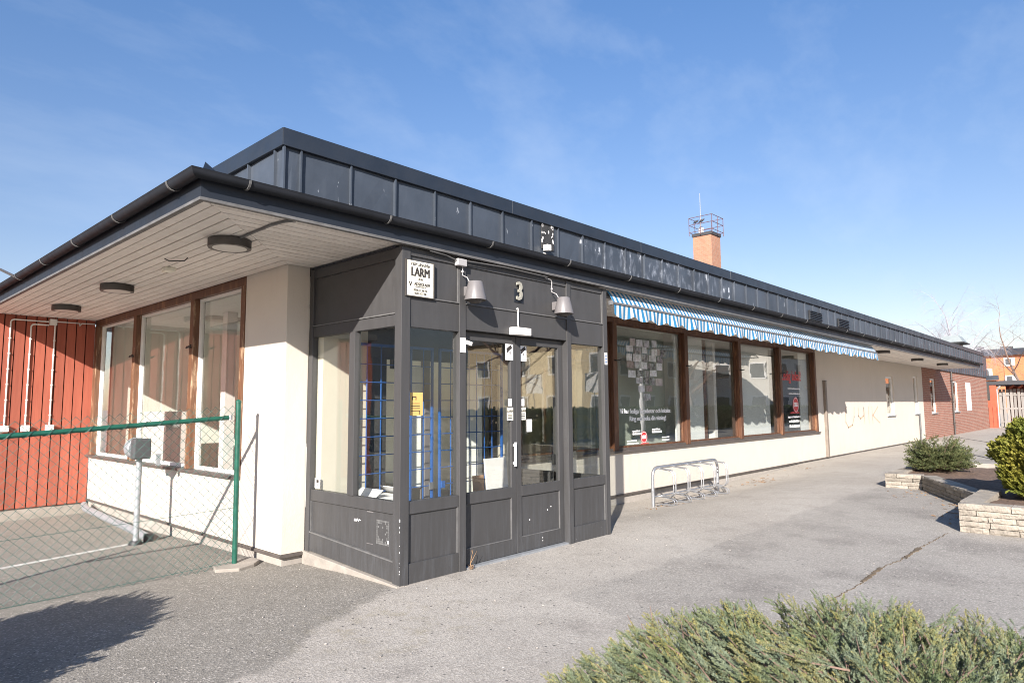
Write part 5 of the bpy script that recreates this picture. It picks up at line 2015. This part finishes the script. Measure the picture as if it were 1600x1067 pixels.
JC, JA, JB, JH = Vector((-1.0, -4.25)), 1.68, 1.70, 0.655
jp = [sprig(r1, 0.070, 24, 0.0165, 0.0056, 0.62) for _ in range(5)] + [sprig(r1, 0.095, 30, 0.0180, 0.0058, 0.66) for _ in range(6)]
items = []
bm_ = MB()
CAMP = Vector((-3.665, -4.753, 1.55))
for _ in range(1450):
    while True:
        u, v = r1.uniform(-1, 1), r1.uniform(-1, 1)
        if u * u + v * v < 1.0:
            break
    x, y = JC.x + u * JA, JC.y + v * JB
    lump = mnoise.noise((x * 1.5, y * 1.5, 3)) + 0.55 * mnoise.noise((x * 4.2, y * 4.2, 7))
    top = JH * dome(u, v) ** 0.7 * (0.98 + 0.15 * lump) + 0.05
    if mnoise.noise((x * 2.7, y * 2.7, 21)) > 0.27 and r1.random() < 0.85:
        continue  # thin, half dead places
    tip_ = Vector((x, y, max(0.05, top - 0.13 * r1.random() ** 1.6)))
    if (tip_ - CAMP).length < 0.75:
        continue
    ang = math.atan2(v, u) + 1.1 * mnoise.noise((x * 1.9, y * 1.9, 11)) + r1.gauss(0, 0.35)
    el = r1.uniform(0.12, 0.75)
    d0 = Vector((math.cos(ang) * math.cos(el), math.sin(ang) * math.cos(el), math.sin(el)))
    L_ = r1.uniform(0.16, 0.34)
    p0 = tip_ - d0 * L_ - Vector((0, 0, 0.05))
    p1 = tip_ - d0 * L_ * 0.5 - Vector((0, 0, 0.035))
    bm_.tube([p0, p1, tip_], [0.005, 0.0035, 0.001], 4, cap=False)
    gold = r1.random() < 0.46 + 0.5 * mnoise.noise((x * 2.0 + 9, y * 2.0, 5))
    side = d0.cross(Vector((0, 0, 1))).normalized()
    for k in range(24):
        t_ = 0.25 + 0.78 * k / 24
        b0 = p0.lerp(p1, t_ * 2) if t_ < 0.5 else p1.lerp(tip_, min(1.05, (t_ - 0.5) * 2))
        w_ = 0.075 * (1.15 - t_)
        o_ = side * r1.uniform(-w_, w_) + Vector((0, 0, r1.uniform(-0.01, 0.02)))
        dd = d0 + side * (o_.dot(side) / max(w_, 0.01)) * 0.75 + Vector((r1.gauss(0, 0.18), r1.gauss(0, 0.18), r1.gauss(0.18, 0.18)))
        tg = (r1.uniform(0.55, 1.2) if gold else r1.uniform(0.0, 0.35)) * (0.35 + 0.8 * t_)
        items.append((b0 + o_, dd, r1.uniform(0.55, 1.05) * (1.05 - 0.25 * t_), tg))
foliage("foliage", jp, items, 'juniper', J, r1)
pp(bm_, "branches", 'twig', parent=J)
m = MB()
for q in range(9):
    x0, y0 = -0.64 + r1.uniform(-0.10, 0.10), -2.90 + r1.uniform(-0.10, 0.06)
    p0 = Vector((x0, y0, 0.24))
    b_ = r1.uniform(0, 6.28)
    p1 = p0 + Vector((0.05 * math.cos(b_), 0.05 * math.sin(b_), 0.14))
    p2 = p1 + Vector((0.05 * math.cos(b_ + 0.8), 0.05 * math.sin(b_ + 0.8), 0.12 * r1.uniform(0.4, 1)))
    m.tube([p0, p1, p2], [0.005, 0.004, 0.0015], 5)
pp(m, "bare_twigs", 'twig', parent=J)
# dark litter below
m = MB()
vs = [(JC.x, JC.y, 0.16)]
for k in range(48):
    a_ = 2 * math.pi * k / 48
    for rr, zz_ in ((0.45, 0.14), (0.8, 0.07), (0.98, 0.008)):
        vs.append((JC.x + math.cos(a_) * rr * JA, JC.y + math.sin(a_) * rr * JB, zz_ + r1.uniform(0, 0.015)))
fs = []
for k in range(48):
    a_, b_ = 1 + 3 * k, 1 + 3 * ((k + 1) % 48)
    fs += [(0, a_, b_), (a_, a_ + 1, b_ + 1, b_), (a_ + 1, a_ + 2, b_ + 2, b_ + 1)]
m.add(vs, fs)
pp(m, "needle_litter", 'soil', parent=J, kind="stuff")


def round_shrub(name, c, rx, ry, h, label, cat, leaf, protos, n, r, zbase, flat=0.0, tipg=0.8, outw=0.9, zup=0.5, cut=0.0):
    T = thing(name, (c[0], c[1], zbase), label, cat)
    items = []
    for _ in range(n):
        th = r.uniform(0, 2 * math.pi)
        cz = r.uniform(-0.75, 1.0)
        sr_ = math.sqrt(max(0, 1 - cz * cz))
        lump = 1 + 0.24 * mnoise.noise((math.cos(th) * sr_ * 2.2 + c[0], math.sin(th) * sr_ * 2.2, cz * 2.2)) + 0.08 * mnoise.noise((math.cos(th) * sr_ * 6 + c[0], math.sin(th) * sr_ * 6, cz * 6))
        k = lump * (1 - 0.45 * r.random() ** 2.2)
        x = c[0] + math.cos(th) * sr_ * rx * k
        y = c[1] + math.sin(th) * sr_ * ry * k
        z = zbase + h * (0.43 + 0.57 * cz * k)
        d = Vector((math.cos(th) * sr_ * outw, math.sin(th) * sr_ * outw, cz * outw * 0.6 + zup)) + Vector((r.gauss(0, 0.25), r.gauss(0, 0.25), r.gauss(0, 0.2)))
        tg = tipg * (0.3 + 1.1 * max(0, mnoise.noise((x * 3, y * 3, z * 3)) + 0.35)) * (k / lump)
        items.append((Vector((x, y, max(z, zbase + 0.02))), d, r.uniform(0.75, 1.3), tg))
    foliage("foliage", protos, items, leaf, T, r)
    m = MB()
    for _ in range(60):
        th = r.uniform(0, 2 * math.pi)
        cz = r.uniform(-0.6, 0.8)
        sr_ = math.sqrt(1 - cz * cz)
        p0 = Vector((c[0] + r.uniform(-0.06, 0.06), c[1] + r.uniform(-0.06, 0.06), zbase - 0.02))
        p2 = Vector((c[0] + math.cos(th) * sr_ * rx * 0.85, c[1] + math.sin(th) * sr_ * ry * 0.85, max(zbase + 0.02, zbase + h * (0.43 + 0.5 * cz))))
        p1 = (p0 + p2) / 2 + Vector((r.uniform(-0.1, 0.1), r.uniform(-0.1, 0.1), 0.02))
        m.tube([p0, p1, p2], [0.014, 0.008, 0.002], 4)
    pp(m, "branches", 'twig', parent=T)
    return T


r2 = random.Random(44)
sp = [sprig(r2, 0.10, 16, 0.028, 0.011, 0.8) for _ in range(6)]
DS = thing("dwarf_conifer", (11.15, -1.95, 0.29), "low ragged olive green conifer at the far corner of the stone planter", "shrub")
items = []
m = MB()
for q in range(130):
    th0 = r2.uniform(0, 6.283)
    el = r2.uniform(0.02, 1.15) ** 1.0
    L_ = (0.50 + 0.14 * mnoise.noise((math.cos(th0) * 2, math.sin(th0) * 2, el * 2))) * (0.86 + 0.22 * el) * r2.uniform(0.72, 1.12)
    d0 = Vector((math.cos(th0) * math.cos(el * 0.95), math.sin(th0) * math.cos(el * 0.95), math.sin(el * 0.95) + 0.08))
    p0 = Vector((11.15 + 0.05 * math.cos(th0), -1.95 + 0.05 * math.sin(th0), 0.30))
    p2 = p0 + d0 * L_
    p1 = (p0 + p2) / 2 + Vector((0, 0, 0.03))
    m.tube([p0, p1, p2], [0.012, 0.008, 0.003], 4)
    n_ = 34
    for k in range(n_):
        t_ = 0.45 + 0.58 * (k / n_)
        b0 = p0.lerp(p2, t_) + Vector((0, 0, 0.03 * (1 - abs(2 * t_ - 1))))
        off_ = Vector((r2.gauss(0, 0.045), r2.gauss(0, 0.045), r2.gauss(0, 0.015)))
        dd = (d0 * 0.9 + Vector((r2.gauss(0, 0.5), r2.gauss(0, 0.5), r2.gauss(-0.05, 0.22))))
        items.append((b0 + off_, dd, r2.uniform(0.6, 1.05), r2.uniform(0.1, 1.0) * (0.4 + t_ * 0.7)))
foliage("foliage", sp, items, 'spruce', DS, r2)
pp(m, "branches", 'twig', parent=DS)
th_ = [sprig(r2, 0.10, 14, 0.040, 0.016, 0.55, planar=0.35) for _ in range(6)]
round_shrub("golden_thuja", (7.52, -4.05), 0.60, 0.66, 1.02, "dense yellow green rounded conifer in the near stone planter", "shrub", 'thuja', th_, 12000, r2, 0.31, outw=0.7, zup=0.75, tipg=1.0)
round_shrub("thuja_bush", (-3.95, 0.02), 0.58, 0.62, 1.0, "bushy conifer outside the frame whose shadow lies by the fence", "shrub", 'spruce', [sprig(r2, 0.17, 16, 0.05, 0.016, 0.6) for _ in range(4)], 4200, r2, 0.0, outw=1.1, zup=0.35)


# ------------------------------------------------------------------ bare trees
def bare_tree(name, loc, H, r0, label, bark, twig, seed, levels=5, spread=0.55, droop=0.0, trunk_frac=0.35, nb=(3, 4), group=None, lean=(0, 0)):
    r = random.Random(seed)
    T = thing(name, loc, label, "tree", group)
    trunk, crown = MB(), MB()
    base_ = Vector(loc)

    def grow(p, d, L_, rad, lev, mb):
        n = 4 if lev < 2 else 3
        pts = [p]
        dd = d.copy()
        for k in range(n):
            dd = (dd + Vector((r.gauss(0, 0.10), r.gauss(0, 0.10), r.gauss(0, 0.07) - droop * lev * 0.05))).normalized()
            pts.append(pts[-1] + dd * (L_ / n))
        rs = [rad * (1 - 0.55 * k / n) for k in range(n + 1)]
        mb.tube(pts, rs, 7 if lev == 0 else (5 if lev == 1 else (4 if lev == 2 else 3)), cap=False)
        if lev >= levels:
            return
        cnt = r.randint(*nb) + (2 if lev == 0 else 0)
        for c_ in range(cnt):
            t = r.uniform(0.35, 1.0) if lev else r.uniform(trunk_frac, 1.0)
            k = min(n - 1, int(t * n))
            q_ = pts[k].lerp(pts[k + 1], t * n - k)
            ax = (pts[k + 1] - pts[k]).normalized()
            a_ = ax.orthogonal().normalized()
            a_.rotate(Matrix.Rotation(r.uniform(0, 6.283), 3, ax))
            nd = (ax * (1 - spread * r.uniform(0.5, 1.1)) + a_ * spread * r.uniform(0.8, 1.3)).normalized()
            if droop and lev >= 2:
                nd = (nd + Vector((0, 0, -droop * 0.5))).normalized()
            grow(q_, nd, L_ * r.uniform(0.48, 0.68), rs[k] * r.uniform(0.42, 0.6), lev + 1, crown)
        if lev < levels - 1:
            grow(pts[-1], dd, L_ * 0.6, rs[-1] * 0.9, lev + 1, crown)

    grow(base_, Vector((lean[0], lean[1], 1)).normalized(), H * 0.55, r0, 0, trunk)
    trunk.build("trunk", bark, T, smooth=True)
    crown.build("crown", twig, T)
    return T


bare_tree("birch_tree", (95.0, 12.1, 0.0), 14.2, 0.34, "tall bare birch rising behind the far end of the roof", 'birch_bark', 'birch_twig', 5, 6, 0.40, 0.75, 0.25, (3, 5))
bare_tree("birch_tree", (101.0, 11.2, 0.0), 11.8, 0.26, "shorter bare birch right of the tall one behind the roof", 'birch_bark', 'birch_twig', 8, 6, 0.40, 0.8, 0.25, (3, 5))
bare_tree("bare_tree", (62.0, 0.75, 0.0), 9.0, 0.15, "bare spreading tree in front of the orange apartment block", 'bark', 'twig', 13, 6, 0.60, 0.25, 0.35, (3, 4), None, (0.0, 0.12))

# ------------------------------------------------------------------ far end: shed, plank fence, apartment block
H_ = thing("red_shed", (47.5, 0.5, 0.0), "red flat roofed shed between the brick wall and the plank fence", "shed")
part(MB().box(45.2, 45.4, 1.23, 2.6, 0.02, 2.86), "wall", 'red_flat', parent=H_)
for q in range(6):
    part(MB().box(45.175, 45.2, 1.25 + q * 0.2, 1.27 + q * 0.2, 0.05, 1.3), "batten", 'red_wood', parent=H_)
part(MB().box(45.16, 45.198, 1.55, 1.68, 1.7, 2.8), "slit_window", 'dark_inside', parent=H_)
part(MB().box(45.0, 45.15, 1.05, 2.5, 2.88, 3.16), "roof_edge", 'sheet', parent=H_)
part(MB().box(45.151, 50.0, -9.0, 1.8, 2.60, 2.84), "roof", 'roof_dark', parent=H_)
part(MB().box(49.0, 49.2, -9.0, 1.2, 0.0, 2.59), "rear_wall", 'red_flat', parent=H_)
part(MB().tube([(45.30, 1.05, 2.56), (45.30, 1.12, 2.42), (45.32, 1.22, 2.34), (45.32, 1.22, 0.1)], 0.05, 8), "downpipe", 'galv_dull', parent=H_)
for q in range(6):
    yq = 0.55 - q * 0.42
    part(MB().obox((45.9, yq, 2.48), (0.04, 0, 0), (0, 0.12, -0.10), (0, 0.03, 0.04)), "brace", 'red_wood', parent=H_)
part(MB().box(45.35, 46.3, 1.15, 2.3, -0.05, 0.14), "stone_step", 'concrete', parent=H_)
FW = thing("plank_fence", (46.0, -1.0, 0.05), "tall weathered grey plank fence at the far right end of the path", "fence")
q = 0
yq = 1.22
pm_ = [MB().box(0, 0.025, 0, 0.135, 0, 2.26 + 0.01 * k_).mesh("plank", 'grey_wood') for k_ in range(3)]
while yq > -7.0:
    link("plank", pm_[q % 3], FW, (46.0 + (0.0 if q % 2 else 0.06) + rnd.uniform(-0.004, 0.004), yq - 0.135, 0.08 + rnd.uniform(-0.02, 0.02)))
    yq -= 0.165 if q % 2 else 0.19
    q += 1
for z_ in (0.35, 1.15, 1.95):
    part(MB().box(46.026, 46.059, -7.0, 1.22, z_, z_ + 0.09), "rail", 'grey_wood', parent=FW)
yq = 1.1
while yq > -7:
    part(MB().box(46.09, 46.18, yq - 0.09, yq, 0.0, 2.2), "post", 'grey_wood', parent=FW)
    yq -= 1.9

AX = 118.0
AB = thing("apartment_block", (AX + 6, -8.0, 0.0), "orange brick apartment block with white windows and dark roof", "building")
part(MB().box(AX, AX + 12, -30.0, 13.0, -0.2, 8.5), "wall", 'orange_brick', parent=AB)
m = MB()
m.add([(AX - 0.7, -31, 8.5), (AX + 12.7, -31, 8.5), (AX + 12.7, 13.8, 8.5), (AX - 0.7, 13.8, 8.5), (AX + 2.5, -31, 9.65), (AX + 9.5, -31, 9.65), (AX + 9.5, 13.8, 9.65), (AX + 2.5, 13.8, 9.65)],
      [(0, 3, 2, 1), (4, 5, 6, 7), (0, 1, 5, 4), (1, 2, 6, 5), (2, 3, 7, 6), (3, 0, 4, 7)])
rf = part(m, "roof", 'roof_dark', parent=AB)
for (yq, w_, h_) in ((12.2, 0.8, 0.5), (8.9, 1.5, 0.35), (2.0, 0.8, 0.6), (-10, 0.8, 0.6)):
    part(MB().box(AX + 3.0, AX + 4.2, yq - w_ / 2, yq + w_ / 2, 9.66, 9.66 + h_), "chimney", 'roof_dark', parent=rf)
wins = []
for row, z_ in enumerate((6.90, 4.30, 1.4)):
    for yq in ((8.3, 5.6, 2.9, 0.2, -2.5, -5.2) if row == 0 else (11.1, 8.3, 5.6, 2.9, 0.2, -2.5)):
        wins.append((yq, z_ if not (row == 1 and yq == 11.1) else 5.4))
for (yq, z_) in wins:
    w_, h_ = 1.30, 1.22
    f = MB()
    f.box(AX - 0.06, AX + 0.02, yq - w_ / 2, yq - w_ / 2 + 0.16, z_, z_ + h_)
    f.box(AX - 0.06, AX + 0.02, yq + w_ / 2 - 0.16, yq + w_ / 2, z_, z_ + h_)
    f.box(AX - 0.06, AX + 0.02, yq - w_ / 2 + 0.16, yq + w_ / 2 - 0.16, z_, z_ + 0.16)
    f.box(AX - 0.06, AX + 0.02, yq - w_ / 2 + 0.16, yq + w_ / 2 - 0.16, z_ + h_ - 0.16, z_ + h_)
    fo = part(f, "window", 'white_paint', parent=AB)
    part(MB().box(AX - 0.03, AX - 0.005, yq - w_ / 2 + 0.16, yq + w_ / 2 - 0.16, z_ + 0.16, z_ + h_ - 0.16), "pane", 'poster_dark', parent=fo)
    part(MB().box(AX - 0.045, AX - 0.031, yq - w_ / 2 + 0.16, yq - w_ / 2 + 0.42, z_ + 0.16, z_ + h_ - 0.16), "curtain", 'blind', parent=fo)

# ------------------------------------------------------------------ across the street (seen mirrored in the glass)
def street_house(name, x0, x1, y0, y1, h, mat, label, rows, cols):
    T = thing(name, ((x0 + x1) / 2, (y0 + y1) / 2, 0), label, "house")
    part(MB().box(x0, x1, y0, y1, -0.1, h), "wall", mat, parent=T)
    m = MB()
    e = 0.4
    ym = (y0 + y1) / 2
    m.add([(x0 - e, y0 - e, h), (x1 + e, y0 - e, h), (x1 + e, y1 + e, h), (x0 - e, y1 + e, h), (x0 - e, ym, h + 1.6), (x1 + e, ym, h + 1.6)],
          [(0, 3, 2, 1), (0, 1, 5, 4), (2, 3, 4, 5), (1, 2, 5), (3, 0, 4)])
    part(m, "roof", 'roof_dark', parent=T)
    for r_ in range(rows):
        for c_ in range(cols):
            yq = y0 + (y1 - y0) * (c_ + 0.5) / cols
            z_ = 0.9 + r_ * 2.8
            f = part(MB().box(x0 - 0.05, x0 + 0.02, yq - 0.7, yq + 0.7, z_, z_ + 1.4), "window", 'white_paint', parent=T)
            part(MB().box(x0 - 0.07, x0 - 0.051, yq - 0.58, yq + 0.58, z_ + 0.12, z_ + 1.28), "pane", 'poster_dark', parent=f)
            xq = x0 + (x1 - x0) * (c_ + 0.5) / cols
            f = part(MB().box(xq - 0.7, xq + 0.7, y1 - 0.02, y1 + 0.05, z_, z_ + 1.4), "window", 'white_paint', parent=T)
            part(MB().box(xq - 0.58, xq + 0.58, y1 + 0.051, y1 + 0.07, z_ + 0.12, z_ + 1.28), "pane", 'poster_dark', parent=f)
    return T


street_house("cream_house", 33.0, 47.0, -34.0, -19.5, 6.2, 'cream_house', "cream rendered house across the street, mirrored in the porch glass", 2, 4)
street_house("pale_house", 52.0, 64.0, -26.5, -13.5, 6.0, 'pale_house', "pale rendered house across the street, mirrored in the shop windows", 2, 4)
street_house("pale_house", -30.0, -16.0, 14.0, 26.0, 5.5, 'pale_house', "pale house beyond the yard, mirrored in the side windows", 2, 4)
bare_tree("bare_tree", (16.0, -13.5, 0.0), 8.0, 0.20, "bare street tree opposite the porch, mirrored in the door glass", 'bark', 'twig', 21, 4, 0.6, 0.05, 0.3, (3, 4))
bare_tree("bare_tree", (27.0, -13.0, 0.0), 8.5, 0.22, "bare street tree further along the street, mirrored in the shop windows", 'bark', 'twig', 22, 4, 0.6, 0.05, 0.3, (3, 4))
bare_tree("bare_tree", (38.0, -14.0, 0.0), 8.0, 0.22, "bare street tree before the pale house across the street", 'bark', 'twig', 23, 4, 0.6, 0.05, 0.3, (3, 4))
r3 = random.Random(77)
hp = [sprig(r3, 0.22, 10, 0.10, 0.05, 0.8) for _ in range(4)]
for (x0, x1, yc, hh, lb) in ((10.0, 29.0, -10.5, 1.25, "clipped dark hedge along the far side of the street"), (33.0, 52.0, -11.5, 1.25, "second clipped hedge further along the street")):
    T = thing("hedge", ((x0 + x1) / 2, yc, 0), lb, "hedge")
    it = []
    for _ in range(5500):
        x = r3.uniform(x0, x1)
        y = yc + r3.uniform(-0.5, 0.5)
        z = r3.uniform(0.02, hh)
        if r3.random() < 0.6:
            y = yc + (0.5 if r3.random() < 0.7 else -0.5)
        elif r3.random() < 0.5:
            z = hh
        it.append((Vector((x, y, z)), Vector((r3.gauss(0, 0.5), (y - yc) * 1.5 + r3.gauss(0, 0.3), 0.5)), r3.uniform(0.8, 1.4), 0.3))
    foliage("foliage", hp, it, 'hedge', T, r3)
t = thing("lamp_post", (17.5, -5.1, 0.03), "white painted post mirrored as a pale strip in the first shop window", "post")
part(MB().tube([(17.5, -5.1, 0.0), (17.5, -5.1, 3.45)], 0.085, 12), "pole", 'card', parent=t, smooth=True)
part(MB().lathe([(0.11, 0), (0.11, 0.03), (0.03, 0.07)], (17.5, -5.1, 3.45), 12), "cap", 'lamp_dark', parent=t)
t = thing("street_sign", (18.5, -11.2, 0), "white road sign on a grey pole across the street", "sign")
part(MB().tube([(18.5, -11.2, 0), (18.5, -11.2, 2.9)], 0.03, 8), "pole", 'galv_dull', parent=t)
part(MB().box(18.47, 18.5, -11.65, -10.75, 2.1, 2.9), "plate", 'card', parent=t)

# ------------------------------------------------------------------ litter
lr = random.Random(99)
m = MB()
for (cx_, cy_, n, s_) in ((9.9, 1.1, 24, 0.5), (10.5, 1.1, 14, 0.4), (5.9, 0.9, 18, 0.35), (3.9, 1.2, 14, 0.3), (12.5, 1.2, 14, 0.9), (9.2, -2.0, 30, 0.6), (7.3, -2.9, 26, 0.4), (5.7, -4.2, 16, 0.6), (8.2, -2.7, 20, 0.6)):
    for _ in range(n):
        x, y = cx_ + lr.gauss(0, s_), cy_ + lr.gauss(0, s_ * 0.25)
        if y > 1.52:
            continue
        if -3.2 < y < -1.3 and x > 7.4 and y < (-1.94 + (x - 9.85) * 0.498):
            continue
        a_ = lr.uniform(0, 6.28)
        l = lr.uniform(0.01, 0.035)
        m.obox((x, y, gh(x, y) + 0.012), (l * math.cos(a_), l * math.sin(a_), lr.uniform(-0.006, 0.006)), (-l * 0.35 * math.sin(a_), l * 0.35 * math.cos(a_), 0.003), (0, 0, 0.0012))
tag(m.build("fallen_leaves", 'litter', kind="stuff"), "dry brown leaf litter along the wall and planter", "leaf litter")
m = MB()
for _ in range(170):
    x, y = lr.uniform(-3.0, 7.0), lr.uniform(-3.4, 1.5)
    if x > -0.05 and y > -0.05 and x < 3.25:
        continue
    s_ = lr.uniform(0.003, 0.0065)
    a_ = lr.uniform(0, 3.14)
    m.obox((x, y, gh(x, y) + s_ * 0.5 + 0.004), (s_ * math.cos(a_), s_ * math.sin(a_), 0), (-s_ * 0.7 * math.sin(a_), s_ * 0.7 * math.cos(a_), 0.001), (0, 0, s_ * 0.6))
tag(m.build("loose_gravel", 'pebble', kind="stuff"), "loose pale grit scattered on the asphalt", "gravel")
t = thing("stone", (3.75, 1.15, -0.02), "broken pale stone lying in the corner beside the porch", "stone")
m = MB()
for (c_, s_) in (((3.72, 1.12, 0.0), 0.10), ((4.0, 1.2, -0.02), 0.07)):
    bmx = bmesh.new()
    bmesh.ops.create_icosphere(bmx, subdivisions=2, radius=s_)
    vs = [(v.co.x * (1 + 0.5 * mnoise.noise(v.co * 9)) + c_[0], v.co.y * (1 + 0.5 * mnoise.noise(v.co * 7)) + c_[1], v.co.z * 0.5 + c_[2]) for v in bmx.verts]
    m.add(vs, [tuple(v.index for v in f.verts) for f in bmx.faces])
    bmx.free()
pp(m, "rock", 'concrete', parent=t)
